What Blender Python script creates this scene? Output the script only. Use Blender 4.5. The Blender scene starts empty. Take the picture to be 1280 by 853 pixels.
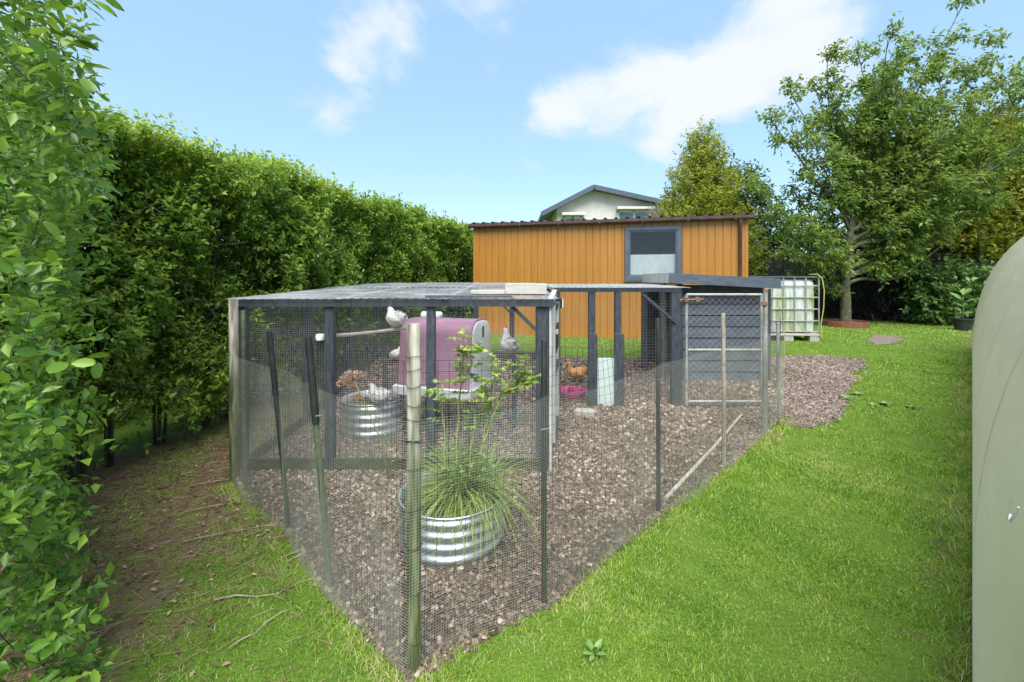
import bpy, bmesh, math, random
import numpy as np
from mathutils import Vector, Matrix
random.seed(7)
RNG = np.random.default_rng(11)
R = math.radians
SC = bpy.context.scene
COL = SC.collection

# ------------------------------------------------------------------ camera, sky, sun, exposure
cam_d = bpy.data.cameras.new('camera'); cam = bpy.data.objects.new('camera', cam_d); COL.objects.link(cam)
cam.location = (0, 0, 1.65); cam.rotation_euler = (R(90), 0, 0)
cam_d.sensor_width = 36; cam_d.lens = 15.5; cam_d.shift_y = -0.0598
cam_d.clip_start = 0.05; cam_d.clip_end = 2000
SC.camera = cam
SUN_DIR = Vector((-0.03, -0.50, 0.86)).normalized()          # towards the sun
sun_d = bpy.data.lights.new('sun', 'SUN'); sun = bpy.data.objects.new('sun', sun_d); COL.objects.link(sun)
sun_d.energy = 2.8; sun_d.angle = R(50); sun_d.color = (1.0, 0.955, 0.89)
sun.rotation_euler = SUN_DIR.to_track_quat('Z', 'Y').to_euler(); sun.location = (-6, -9, 14)
SC.view_settings.view_transform = 'Standard'; SC.view_settings.look = 'None'
SC.view_settings.gamma = 1.0; SC.view_settings.exposure = 1.6
SC.view_settings.use_curve_mapping = False
SC.cycles.max_bounces = 8; SC.cycles.diffuse_bounces = 6; SC.cycles.transparent_max_bounces = 12

W = bpy.data.worlds.new('World'); SC.world = W; W.use_nodes = True

def build_sky():
    nt = W.node_tree; N = nt.nodes; L = nt.links
    N.clear()
    out = N.new('ShaderNodeOutputWorld'); bg = N.new('ShaderNodeBackground'); L.new(bg.outputs[0], out.inputs[0])
    sky = N.new('ShaderNodeTexSky'); sky.sky_type = 'NISHITA'; sky.sun_disc = False
    sky.sun_elevation = math.asin(SUN_DIR.z)
    sky.sun_rotation = math.atan2(SUN_DIR.x, SUN_DIR.y)
    sky.altitude = 20; sky.air_density = 1.0; sky.dust_density = 0.35; sky.ozone_density = 1.3
    tc = N.new('ShaderNodeTexCoord')
    sep = N.new('ShaderNodeSeparateXYZ'); L.new(tc.outputs['Generated'], sep.inputs[0])
    def math_(op, a, b=None, clamp=False):
        m = N.new('ShaderNodeMath'); m.operation = op; m.use_clamp = clamp
        for i, v in enumerate((a, b)):
            if v is None: continue
            if isinstance(v, (int, float)): m.inputs[i].default_value = v
            else: L.new(v, m.inputs[i])
        return m.outputs[0]
    nrm = N.new('ShaderNodeVectorMath'); nrm.operation = 'NORMALIZE'; L.new(tc.outputs['Generated'], nrm.inputs[0])
    n1 = N.new('ShaderNodeTexNoise'); n1.inputs['Scale'].default_value = 5.5; n1.inputs['Detail'].default_value = 12
    n1.inputs['Roughness'].default_value = 0.55; n1.inputs['Distortion'].default_value = 0.25
    mpc = N.new('ShaderNodeMapping'); mpc.inputs['Scale'].default_value = (1.0, 1.0, 1.5); L.new(nrm.outputs[0], mpc.inputs[0]); L.new(mpc.outputs[0], n1.inputs['Vector'])
    dens = math_('SUBTRACT', math_('MULTIPLY', math_('SUBTRACT', n1.outputs['Fac'], 0.5), 3.2), 0.16)
    for (dx, dz, r, amp) in SKY_CLOUDS:                        # soft cumulus centres, as directions
        v = Vector((dx, 1.0, dz)).normalized()
        dt = N.new('ShaderNodeVectorMath'); dt.operation = 'DISTANCE'; L.new(nrm.outputs[0], dt.inputs[0]); dt.inputs[1].default_value = v
        q = math_('DIVIDE', dt.outputs['Value'], r)
        dens = math_('ADD', dens, math_('MULTIPLY', math_('EXPONENT', math_('MULTIPLY', math_('MULTIPLY', q, q), -1.0)), amp))
    mr = N.new('ShaderNodeMapRange'); mr.interpolation_type = 'SMOOTHSTEP'
    L.new(dens, mr.inputs['Value']); mr.inputs['From Min'].default_value = 0.02; mr.inputs['From Max'].default_value = 1.0
    mr.inputs['To Max'].default_value = 0.92
    fade = math_('MULTIPLY', mr.outputs[0], math_('MULTIPLY', math_('SUBTRACT', sep.outputs['Z'], 0.04), 9.0, True))
    veil = N.new('ShaderNodeMix'); veil.data_type = 'RGBA'; veil.inputs['Factor'].default_value = 0.7      # even thin haze over the whole sky
    L.new(sky.outputs[0], veil.inputs['A']); veil.inputs['B'].default_value = (1.18, 1.92, 2.55, 1)
    mix = N.new('ShaderNodeMix'); mix.data_type = 'RGBA'
    L.new(fade, mix.inputs['Factor']); L.new(veil.outputs['Result'], mix.inputs['A'])
    mix.inputs['B'].default_value = (2.65, 2.75, 2.85, 1)
    L.new(mix.outputs['Result'], bg.inputs['Color'])
    bg.inputs['Strength'].default_value = 0.12
SKY_CLOUDS = [(0.082, 0.377, 0.055, 0.65), (0.172, 0.385, 0.070, 0.70), (0.290, 0.408, 0.080, 0.75), (0.417, 0.436, 0.090, 0.75), (0.526, 0.499, 0.110, 0.80), (0.653, 0.581, 0.130, 0.75), (0.744, 0.526, 0.070, 0.30), (0.290, 0.617, 0.070, 0.45), (0.336, 0.299, 0.050, 0.30), (0.027, 0.341, 0.030, 0.40), (0.000, 0.290, 0.050, 0.22), (0.109, 0.526, 0.070, -0.40), (-0.290, 0.577, 0.090, 0.85), (-0.381, 0.508, 0.060, 0.70), (-0.426, 0.390, 0.065, 0.55), (-0.499, 0.408, 0.065, 0.42), (-0.399, 0.327, 0.050, 0.25), (-0.145, 0.417, 0.120, -0.35), (0.926, 0.599, 0.100, -0.30), (-0.617, 0.526, 0.120, -0.30)]
build_sky()

# ------------------------------------------------------------------ helpers
def gz(y):
    t = np.clip((np.asarray(y, float) - 4.2) / 5.0, 0, 1)
    return 0.39 * t * t * (3 - 2 * t)
def gnd(y): return float(gz(y))

def tag(o, label, cat=None, group=None, kind=None):
    o['label'] = label
    if cat: o['category'] = cat
    if group: o['group'] = group
    if kind: o['kind'] = kind
    return o

def empty(name, loc, rz=0.0):
    o = bpy.data.objects.new(name, None); COL.objects.link(o)
    o.location = loc; o.rotation_euler = (0, 0, rz); o.empty_display_size = 0.1
    return o

def thing(name, label, cat, loc=(0, 0, 0), rz=0.0, group=None, kind=None):
    return tag(empty(name, loc, rz), label, cat, group, kind)

def np_mesh(name, V, F, mat, parent=None, smooth=False, rnd=None, kind=None):
    """V (n,3), F (m,k) arrays with k constant."""
    V = np.asarray(V, np.float32); F = np.asarray(F, np.int32)
    me = bpy.data.meshes.new(name)
    me.vertices.add(len(V)); me.vertices.foreach_set('co', V.ravel())
    k = F.shape[1]
    me.loops.add(F.size); me.loops.foreach_set('vertex_index', F.ravel())
    me.polygons.add(len(F)); me.polygons.foreach_set('loop_start', np.arange(0, F.size, k, dtype=np.int32))
    me.polygons.foreach_set('loop_total', np.full(len(F), k, np.int32))
    if smooth: me.polygons.foreach_set('use_smooth', np.ones(len(F), bool))
    if rnd is not None:
        a = me.attributes.new('rnd', 'FLOAT', 'FACE'); a.data.foreach_set('value', np.asarray(rnd, np.float32))
    me.update(calc_edges=True); me.validate()
    if mat: me.materials.append(mat)
    o = bpy.data.objects.new(name, me); COL.objects.link(o)
    if parent: o.parent = parent
    if kind: o['kind'] = kind
    return o

class MB:
    """collects shapes into one mesh"""
    def __init__(s): s.v = []; s.f = []
    def add(s, vs, fs):
        b = len(s.v); s.v += [tuple(p) for p in vs]; s.f += [tuple(i + b for i in f) for f in fs]; return s
    def box(s, x0, x1, y0, y1, z0, z1, bev=0.0):
        if bev <= 0:
            return s.add([(x0,y0,z0),(x1,y0,z0),(x1,y1,z0),(x0,y1,z0),(x0,y0,z1),(x1,y0,z1),(x1,y1,z1),(x0,y1,z1)],
                  [(0,3,2,1),(4,5,6,7),(0,1,5,4),(1,2,6,5),(2,3,7,6),(3,0,4,7)])
        bm = bmesh.new(); bmesh.ops.create_cube(bm, size=1)
        for v in bm.verts:
            v.co = Vector(((x0+x1)/2 + v.co.x*(x1-x0), (y0+y1)/2 + v.co.y*(y1-y0), (z0+z1)/2 + v.co.z*(z1-z0)))
        bmesh.ops.bevel(bm, geom=list(bm.edges), offset=bev, segments=1, affect='EDGES')
        return s.bm(bm)
    def bm(s, bm):
        bm.verts.index_update()
        s.add([v.co[:] for v in bm.verts], [[v.index for v in f.verts] for f in bm.faces]); bm.free(); return s
    def bar(s, p, q, w, h, up=(0, 0, 1)):
        p = Vector(p); q = Vector(q); d = (q - p).normalized(); u = Vector(up)
        if abs(d.dot(u)) > 0.97: u = Vector((0, 1, 0))
        a = d.cross(u).normalized() * (w / 2); b = a.cross(d).normalized() * (h / 2)
        vs = [c + sx*a + sz*b for c in (p, q) for sx, sz in ((-1,-1),(1,-1),(1,1),(-1,1))]
        return s.add(vs, [(3,2,1,0),(4,5,6,7),(0,1,5,4),(1,2,6,5),(2,3,7,6),(3,0,4,7)])
    def tube(s, pts, rad, n=8, cap=True):
        pts = [Vector(p) for p in pts]; m = len(pts)
        rad = [rad] * m if isinstance(rad, (int, float)) else [float(r_) for r_ in rad]
        base = len(s.v); up = Vector((0, 0, 1)); a = None
        for i, p in enumerate(pts):
            d = (pts[min(i+1, m-1)] - pts[max(i-1, 0)]).normalized()
            if a is None:
                a = d.cross(up)
                if a.length < 1e-3: a = d.cross(Vector((1, 0, 0)))
            a = (a - d * a.dot(d)); a.normalize(); b = d.cross(a)
            for k in range(n):
                t = 2 * math.pi * k / n
                s.v.append(tuple(p + rad[i] * (math.cos(t) * a + math.sin(t) * b)))
        for i in range(m - 1):
            for k in range(n):
                k2 = (k + 1) % n
                s.f.append((base+i*n+k, base+i*n+k2, base+(i+1)*n+k2, base+(i+1)*n+k))
        if cap:
            s.f.append(tuple(base + k for k in range(n))[::-1]); s.f.append(tuple(base + (m-1)*n + k for k in range(n)))
        return s
    def lathe(s, prof, n=32, c=(0, 0, 0)):
        base = len(s.v)
        for r, z in prof:
            for k in range(n):
                t = 2*math.pi*k/n; s.v.append((c[0]+r*math.cos(t), c[1]+r*math.sin(t), c[2]+z))
        for i in range(len(prof)-1):
            for k in range(n):
                k2 = (k+1) % n; s.f.append((base+i*n+k, base+i*n+k2, base+(i+1)*n+k2, base+(i+1)*n+k))
        return s
    def loft(s, secs, closed_ends=True):
        """secs: list of rings (same count)"""
        base = len(s.v); n = len(secs[0])
        for r in secs: s.v += [tuple(p) for p in r]
        for i in range(len(secs)-1):
            for k in range(n):
                k2 = (k+1) % n; s.f.append((base+i*n+k, base+i*n+k2, base+(i+1)*n+k2, base+(i+1)*n+k))
        if closed_ends:
            s.f.append(tuple(base+k for k in range(n))[::-1]); s.f.append(tuple(base+(len(secs)-1)*n+k for k in range(n)))
        return s
    def build(s, name, mat, parent=None, smooth=False, kind=None):
        me = bpy.data.meshes.new(name); me.from_pydata(s.v, [], s.f); me.update()
        bm = bmesh.new(); bm.from_mesh(me); bmesh.ops.recalc_face_normals(bm, faces=bm.faces); bm.to_mesh(me); bm.free()
        if smooth:
            for p in me.polygons: p.use_smooth = True
            if smooth != 'all':
                try: me.set_sharp_from_angle(angle=R(40))
                except Exception: pass
        if mat: me.materials.append(mat)
        o = bpy.data.objects.new(name, me); COL.objects.link(o)
        if parent: o.parent = parent
        if kind: o['kind'] = kind
        return o

def wires(P, Q, rad, n=3):
    """thin prisms for many segments; returns V, F(quads)"""
    P = np.asarray(P, float); Q = np.asarray(Q, float); d = Q - P
    d /= np.maximum(np.linalg.norm(d, axis=1, keepdims=True), 1e-9)
    ref = np.where(np.abs(d[:, 2:3]) > 0.9, np.array([[1., 0, 0]]), np.array([[0, 0, 1.]]))
    a = np.cross(d, ref); a /= np.linalg.norm(a, axis=1, keepdims=True); b = np.cross(d, a)
    ang = 2*np.pi*np.arange(n)/n
    off = rad*(np.cos(ang)[None, :, None]*a[:, None] + np.sin(ang)[None, :, None]*b[:, None])
    V = np.concatenate([P[:, None] + off, Q[:, None] + off], 1)
    m = len(P); base = (np.arange(m)*2*n)[:, None, None]
    k = np.arange(n); k2 = (k+1) % n
    F = base + np.stack([k, k2, k2+n, k+n], 1)[None]
    return V.reshape(-1, 3), F.reshape(-1, 4)

def unit(a): return a / np.maximum(np.linalg.norm(a, axis=-1, keepdims=True), 1e-9)

def leaf_arrays(C, D, Nn, L, wr=0.45, fold=0.18, curl=0.15):
    """folded diamond leaves: base C, direction D, normal-ish Nn, length L -> V, F(tri)"""
    D = unit(D); S = unit(np.cross(D, Nn)); U = np.cross(S, D); L = np.asarray(L)[:, None]
    w = L*wr*0.5
    mid = C + D*L*0.45
    v0 = C; v1 = mid + S*w + U*L*fold*0.5; v2 = C + D*L - U*L*curl; v3 = mid - S*w + U*L*fold*0.5
    n = len(C); V = np.stack([v0, v1, v2, v3], 1).reshape(-1, 3)
    b = np.arange(n)[:, None]*4
    F = np.stack([np.concatenate([b, b+1, b+2], 1), np.concatenate([b, b+2, b+3], 1)], 1).reshape(-1, 3)
    return V, F

def spray_leaves(base, dirs, nper, length, leaf, rng, spread=0.9, wr=0.45, lvar=0.3):
    """twigs with leaves: base (m,3), dirs (m,3)"""
    m = len(base); d = unit(dirs)
    t = np.tile(np.linspace(0.15, 1.0, nper), (m, 1)) + rng.normal(0, .05, (m, nper))
    Lt = (length*(0.6 + 0.8*rng.random((m, 1))))
    C = base[:, None] + d[:, None]*(t*Lt)[..., None]
    rad = unit(rng.normal(0, 1, (m, nper, 3)))
    rad = unit(rad - d[:, None]*np.sum(rad*d[:, None], -1, keepdims=True))
    D = unit(d[:, None]*(1-spread*0.5)*(0.5+t[..., None]*0.6) + rad*spread)
    N = unit(np.array([0, 0, 1.0]) + 0.55*rng.normal(0, 1, (m, nper, 3)) + 0.35*d[:, None])
    Ls = leaf*(1-lvar + 2*lvar*rng.random((m, nper)))
    C = C.reshape(-1, 3); D = D.reshape(-1, 3); N = N.reshape(-1, 3); Ls = Ls.ravel()
    return C, D, N, Ls, t.ravel()

# ------------------------------------------------------------------ materials
def new_mat(name):
    m = bpy.data.materials.new(name); m.use_nodes = True
    nt = m.node_tree; b = nt.nodes.get('Principled BSDF'); return m, nt, b

def set_in(b, k, v):
    if k in b.inputs: b.inputs[k].default_value = v

def ramp(nt, stops, interp='LINEAR'):
    r = nt.nodes.new('ShaderNodeValToRGB'); r.color_ramp.interpolation = interp
    el = r.color_ramp.elements
    while len(el) < len(stops): el.new(0.5)
    for e, (p, c) in zip(el, stops): e.position = p; e.color = (*c, 1)
    return r

def mat_noise(name, stops, scale=8, detail=6, rough=0.6, bump=0.0, bscale=None, stretch=(1, 1, 1), metal=0.0, spec=0.5, objrand=0.0, dist=0.0):
    """noise-driven colour variation + bump; stops: list of (pos, rgb)"""
    m, nt, b = new_mat(name); L = nt.links
    tc = nt.nodes.new('ShaderNodeTexCoord'); mp = nt.nodes.new('ShaderNodeMapping'); L.new(tc.outputs['Object'], mp.inputs[0])
    mp.inputs['Scale'].default_value = stretch
    nz = nt.nodes.new('ShaderNodeTexNoise'); nz.inputs['Scale'].default_value = scale; nz.inputs['Detail'].default_value = detail
    nz.inputs['Distortion'].default_value = dist
    L.new(mp.outputs[0], nz.inputs['Vector'])
    rp = ramp(nt, stops); L.new(nz.outputs['Fac'], rp.inputs[0]); colour = rp.outputs[0]
    if objrand > 0:
        oi = nt.nodes.new('ShaderNodeObjectInfo'); hs = nt.nodes.new('ShaderNodeHueSaturation')
        mr = nt.nodes.new('ShaderNodeMapRange'); L.new(oi.outputs['Random'], mr.inputs['Value'])
        mr.inputs['To Min'].default_value = 1-objrand; mr.inputs['To Max'].default_value = 1+objrand
        L.new(mr.outputs[0], hs.inputs['Value']); L.new(colour, hs.inputs['Color']); colour = hs.outputs[0]
    L.new(colour, b.inputs['Base Color'])
    b.inputs['Roughness'].default_value = rough; b.inputs['Metallic'].default_value = metal
    set_in(b, 'Specular IOR Level', spec)
    if bump > 0:
        n2 = nt.nodes.new('ShaderNodeTexNoise'); n2.inputs['Scale'].default_value = bscale or scale*4; n2.inputs['Detail'].default_value = 5
        L.new(mp.outputs[0], n2.inputs['Vector'])
        bp = nt.nodes.new('ShaderNodeBump'); bp.inputs['Strength'].default_value = bump; bp.inputs['Distance'].default_value = 0.01
        L.new(n2.outputs['Fac'], bp.inputs['Height']); L.new(bp.outputs[0], b.inputs['Normal'])
    return m

def mat_leaf(name, stops, rough=0.5, trans=0.3, tcol=1.25, spec=0.35):
    m, nt, b = new_mat(name); L = nt.links
    at = nt.nodes.new('ShaderNodeAttribute'); at.attribute_name = 'rnd'
    rp = ramp(nt, stops); L.new(at.outputs['Fac'], rp.inputs[0])
    L.new(rp.outputs[0], b.inputs['Base Color']); b.inputs['Roughness'].default_value = rough
    set_in(b, 'Specular IOR Level', spec)
    tr = nt.nodes.new('ShaderNodeBsdfTranslucent'); hs = nt.nodes.new('ShaderNodeHueSaturation')
    hs.inputs['Value'].default_value = tcol; hs.inputs['Hue'].default_value = 0.485; L.new(rp.outputs[0], hs.inputs['Color']); L.new(hs.outputs[0], tr.inputs[0])
    mx = nt.nodes.new('ShaderNodeMixShader'); mx.inputs[0].default_value = trans
    out = nt.nodes.get('Material Output'); L.new(b.outputs[0], mx.inputs[1]); L.new(tr.outputs[0], mx.inputs[2]); L.new(mx.outputs[0], out.inputs[0])
    return m

M = {}
M['grey_paint'] = mat_noise('grey_painted_timber', [(0.3, (0.025, 0.032, 0.042)), (0.55, (0.045, 0.055, 0.070)), (0.8, (0.085, 0.096, 0.11))], 9, rough=0.55, bump=0.25, bscale=60, stretch=(4, 4, 1), objrand=0.12)
M['slate_board'] = mat_noise('slate_blue_boards', [(0.3, (0.050, 0.066, 0.090)), (0.7, (0.085, 0.105, 0.135))], 7, rough=0.6, bump=0.2, bscale=50, stretch=(1, 4, 4), objrand=0.12)
M['pale_timber'] = mat_noise('weathered_pale_timber', [(0.25, (0.30, 0.30, 0.28)), (0.6, (0.46, 0.46, 0.43)), (0.85, (0.58, 0.58, 0.54))], 6, rough=0.75, bump=0.3, bscale=40, stretch=(6, 6, 1))
M['weathered_board'] = mat_noise('weathered_boards', [(0.25, (0.34, 0.32, 0.28)), (0.7, (0.52, 0.50, 0.45))], 5, rough=0.8, bump=0.3, bscale=40, stretch=(1, 6, 6))
def mat_post():
    m, nt, b = new_mat('round_post_with_algae'); L = nt.links
    tc = nt.nodes.new('ShaderNodeTexCoord'); mp = nt.nodes.new('ShaderNodeMapping'); mp.inputs['Scale'].default_value = (14, 14, 1.6); L.new(tc.outputs['Object'], mp.inputs[0])
    nz = nt.nodes.new('ShaderNodeTexNoise'); nz.inputs['Scale'].default_value = 2.2; nz.inputs['Detail'].default_value = 8; L.new(mp.outputs[0], nz.inputs['Vector'])
    wood = ramp(nt, [(0.36, (0.10, 0.088, 0.062)), (0.5, (0.26, 0.24, 0.185)), (0.62, (0.42, 0.40, 0.34))]); L.new(nz.outputs['Fac'], wood.inputs[0])
    alg = ramp(nt, [(0.36, (0.024, 0.034, 0.011)), (0.5, (0.070, 0.092, 0.028)), (0.64, (0.17, 0.18, 0.09))]); L.new(nz.outputs['Fac'], alg.inputs[0])
    sp = nt.nodes.new('ShaderNodeSeparateXYZ'); L.new(tc.outputs['Object'], sp.inputs[0])
    ad = nt.nodes.new('ShaderNodeMath'); ad.operation = 'MULTIPLY_ADD'; L.new(nz.outputs['Fac'], ad.inputs[0]); ad.inputs[1].default_value = 0.7; L.new(sp.outputs['Z'], ad.inputs[2])
    mr = nt.nodes.new('ShaderNodeMapRange'); L.new(ad.outputs[0], mr.inputs['Value']); mr.inputs['From Min'].default_value = 0.95; mr.inputs['From Max'].default_value = 1.65
    mx = nt.nodes.new('ShaderNodeMix'); mx.data_type = 'RGBA'; L.new(mr.outputs[0], mx.inputs['Factor']); L.new(alg.outputs[0], mx.inputs['A']); L.new(wood.outputs[0], mx.inputs['B'])
    L.new(mx.outputs['Result'], b.inputs['Base Color']); b.inputs['Roughness'].default_value = 0.7
    bp = nt.nodes.new('ShaderNodeBump'); bp.inputs['Strength'].default_value = 0.3; bp.inputs['Distance'].default_value = 0.01; L.new(nz.outputs['Fac'], bp.inputs['Height']); L.new(bp.outputs[0], b.inputs['Normal'])
    return m
M['post'] = mat_post()
M['black_plastic'] = mat_noise('black_plastic', [(0.3, (0.010, 0.012, 0.012)), (0.8, (0.03, 0.034, 0.032))], 12, rough=0.5)
M['stake_green'] = mat_noise('algae_green_stake', [(0.3, (0.035, 0.05, 0.025)), (0.7, (0.10, 0.12, 0.06))], 20, rough=0.6)
M['stake_wood'] = mat_noise('timber_stake', [(0.3, (0.20, 0.17, 0.13)), (0.7, (0.38, 0.33, 0.26))], 20, rough=0.7)
M['net'] = mat_noise('fine_plastic_net', [(0.35, (0.22, 0.24, 0.17)), (0.65, (0.42, 0.44, 0.38))], 1.6, rough=0.5)
M['mesh'] = mat_noise('galvanised_wire_mesh', [(0.3, (0.38, 0.40, 0.41)), (0.7, (0.56, 0.58, 0.58))], 3, rough=0.5, metal=0.2)
M['mesh_dark'] = mat_noise('dull_wire_mesh', [(0.3, (0.16, 0.17, 0.17)), (0.7, (0.32, 0.33, 0.32))], 3, rough=0.55, metal=0.2)
M['galv'] = mat_noise('galvanised_steel', [(0.3, (0.46, 0.50, 0.52)), (0.7, (0.66, 0.70, 0.72))], 7, rough=0.36, metal=0.85, bump=0.05, bscale=25)
M['galv_tube'] = mat_noise('galvanised_tube', [(0.3, (0.23, 0.235, 0.22)), (0.7, (0.38, 0.385, 0.36))], 12, rough=0.5, metal=0.3)
M['rust'] = mat_noise('rusty_iron', [(0.3, (0.12, 0.055, 0.03)), (0.7, (0.27, 0.15, 0.09))], 30, rough=0.85, bump=0.3)
M['corten'] = mat_noise('rust_steel_edging', [(0.3, (0.13, 0.045, 0.025)), (0.7, (0.22, 0.085, 0.05))], 9, rough=0.8)
M['plum_plastic'] = mat_noise('plum_plastic', [(0.3, (0.31, 0.14, 0.22)), (0.7, (0.37, 0.18, 0.27))], 4, rough=0.38)
M['white_plastic'] = mat_noise('white_plastic', [(0.3, (0.62, 0.64, 0.66)), (0.7, (0.76, 0.78, 0.80))], 5, rough=0.45)
M['dark_green'] = mat_noise('dark_green_metal', [(0.3, (0.02, 0.045, 0.035)), (0.7, (0.035, 0.07, 0.055))], 10, rough=0.5)
M['mint_panel'] = mat_noise('pale_mint_panel', [(0.3, (0.40, 0.50, 0.48)), (0.7, (0.48, 0.58, 0.56))], 4, rough=0.5)
M['magenta'] = mat_noise('magenta_plastic', [(0.3, (0.30, 0.03, 0.13)), (0.7, (0.42, 0.06, 0.20))], 6, rough=0.45)
M['concrete'] = mat_noise('concrete', [(0.3, (0.26, 0.25, 0.22)), (0.7, (0.42, 0.40, 0.36))], 14, rough=0.9, bump=0.4)
M['soil'] = mat_noise('soil', [(0.3, (0.035, 0.024, 0.016)), (0.7, (0.085, 0.062, 0.045))], 25, rough=0.95, bump=0.6)
M['cane'] = mat_noise('bleached_pole', [(0.3, (0.32, 0.27, 0.21)), (0.7, (0.52, 0.47, 0.40))], 12, rough=0.7)
M['bark'] = mat_noise('bark', [(0.3, (0.035, 0.030, 0.024)), (0.6, (0.085, 0.075, 0.06)), (0.8, (0.16, 0.15, 0.125))], 14, rough=0.9, bump=0.8, bscale=30, stretch=(3, 3, 1))
M['bark_moss'] = mat_noise('mossy_bark', [(0.3, (0.035, 0.034, 0.020)), (0.55, (0.085, 0.088, 0.045)), (0.78, (0.20, 0.19, 0.14))], 8, rough=0.9, bump=0.8, bscale=26)
M['bark_dark'] = mat_noise('dark_stem', [(0.3, (0.04, 0.034, 0.026)), (0.7, (0.10, 0.085, 0.066))], 14, rough=0.9)
M['twig'] = mat_noise('dry_twig', [(0.3, (0.15, 0.11, 0.075)), (0.7, (0.36, 0.29, 0.21))], 14, rough=0.9)
M['stem_green'] = mat_noise('green_stem', [(0.3, (0.16, 0.20, 0.05)), (0.7, (0.28, 0.31, 0.10))], 14, rough=0.6)
M['glass'], _nt, _b = new_mat('window_glass')
_b.inputs['Base Color'].default_value = (0.9, 0.95, 0.95, 1); _b.inputs['Roughness'].default_value = 0.02; set_in(_b, 'Transmission Weight', 1.0); set_in(_b, 'IOR', 1.4)
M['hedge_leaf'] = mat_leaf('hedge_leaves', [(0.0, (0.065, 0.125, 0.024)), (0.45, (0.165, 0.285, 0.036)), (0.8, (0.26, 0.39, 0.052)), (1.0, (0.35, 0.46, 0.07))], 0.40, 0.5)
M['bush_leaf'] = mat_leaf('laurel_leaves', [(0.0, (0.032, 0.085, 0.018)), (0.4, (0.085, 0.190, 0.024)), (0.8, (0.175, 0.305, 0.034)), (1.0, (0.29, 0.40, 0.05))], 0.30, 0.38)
M['tree_leaf'] = mat_leaf('tree_leaves', [(0.0, (0.075, 0.13, 0.028)), (0.5, (0.165, 0.260, 0.046)), (0.9, (0.25, 0.36, 0.065)), (1.0, (0.36, 0.37, 0.07))], 0.42, 0.5)
M['conifer_leaf'] = mat_leaf('conifer_sprays', [(0.0, (0.09, 0.14, 0.018)), (0.5, (0.23, 0.29, 0.032)), (1.0, (0.44, 0.45, 0.06))], 0.6, 0.42)
M['maple_leaf'] = mat_leaf('yellow_green_leaves', [(0.0, (0.06, 0.10, 0.010)), (0.5, (0.16, 0.20, 0.017)), (0.9, (0.28, 0.29, 0.025)), (1.0, (0.36, 0.22, 0.04))], 0.5, 0.4)
M['purple_leaf'] = mat_leaf('dark_purple_leaves', [(0.0, (0.010, 0.008, 0.009)), (0.7, (0.022, 0.017, 0.018)), (1.0, (0.05, 0.04, 0.032))], 0.5, 0.1)
M['dark_leaf'] = mat_leaf('deep_green_leaves', [(0.0, (0.012, 0.028, 0.008)), (0.7, (0.028, 0.06, 0.014)), (1.0, (0.05, 0.09, 0.02))], 0.5, 0.2)
M['shrub_leaf'] = mat_leaf('shrub_leaves', [(0.0, (0.030, 0.07, 0.016)), (0.6, (0.095, 0.18, 0.036)), (1.0, (0.20, 0.31, 0.085))], 0.4, 0.28)
M['meadow_leaf'] = mat_leaf('meadow_leaves', [(0.0, (0.10, 0.17, 0.03)), (0.6, (0.18, 0.27, 0.05)), (1.0, (0.28, 0.36, 0.08))], 0.6, 0.3)
M['rose_leaf'] = mat_leaf('rose_leaves', [(0.0, (0.12, 0.22, 0.04)), (0.6, (0.23, 0.35, 0.065)), (1.0, (0.46, 0.46, 0.07))], 0.45, 0.35)
M['tuft'] = mat_leaf('tussock_blades', [(0.0, (0.13, 0.22, 0.04)), (0.6, (0.29, 0.38, 0.085)), (1.0, (0.50, 0.46, 0.22))], 0.5, 0.25)
M['grass'] = mat_leaf('grass_blades', [(0.0, (0.070, 0.150, 0.016)), (0.36, (0.145, 0.280, 0.026)), (0.72, (0.250, 0.365, 0.046)), (0.90, (0.36, 0.40, 0.12)), (1.0, (0.47, 0.41, 0.24))], 0.5, 0.3)
M['chips'] = mat_leaf('bark_chips', [(0.0, (0.040, 0.027, 0.019)), (0.4, (0.125, 0.091, 0.069)), (0.75, (0.245, 0.187, 0.149)), (1.0, (0.45, 0.37, 0.31))], 0.85, 0.0, spec=0.2)
M['litter'] = mat_leaf('dead_leaves', [(0.0, (0.055, 0.034, 0.020)), (0.6, (0.15, 0.092, 0.054)), (1.0, (0.34, 0.25, 0.16))], 0.85, 0.05, spec=0.2)
M['sedum'] = mat_leaf('dusty_pink_petals', [(0.0, (0.34, 0.18, 0.11)), (0.6, (0.54, 0.36, 0.26)), (1.0, (0.66, 0.47, 0.42))], 0.7, 0.2)
M['feather_white'] = mat_noise('white_feathers', [(0.3, (0.52, 0.49, 0.46)), (0.55, (0.70, 0.67, 0.64)), (0.8, (0.80, 0.78, 0.75))], 16, rough=0.9, bump=0.5, bscale=60)
M['feather_grey'] = mat_noise('lavender_grey_feathers', [(0.3, (0.38, 0.36, 0.35)), (0.55, (0.60, 0.56, 0.54)), (0.8, (0.74, 0.70, 0.67))], 14, rough=0.9, bump=0.5, bscale=60)
M['feather_buff'] = mat_noise('buff_feathers', [(0.3, (0.36, 0.17, 0.05)), (0.6, (0.55, 0.29, 0.10)), (0.8, (0.66, 0.44, 0.22))], 14, rough=0.9, bump=0.5, bscale=60)
M['comb'] = mat_noise('red_comb', [(0.3, (0.36, 0.06, 0.04)), (0.7, (0.50, 0.12, 0.09))], 20, rough=0.6)
M['beak'] = mat_noise('horn_beak', [(0.3, (0.36, 0.26, 0.14)), (0.7, (0.50, 0.38, 0.22))], 20, rough=0.5)

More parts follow.
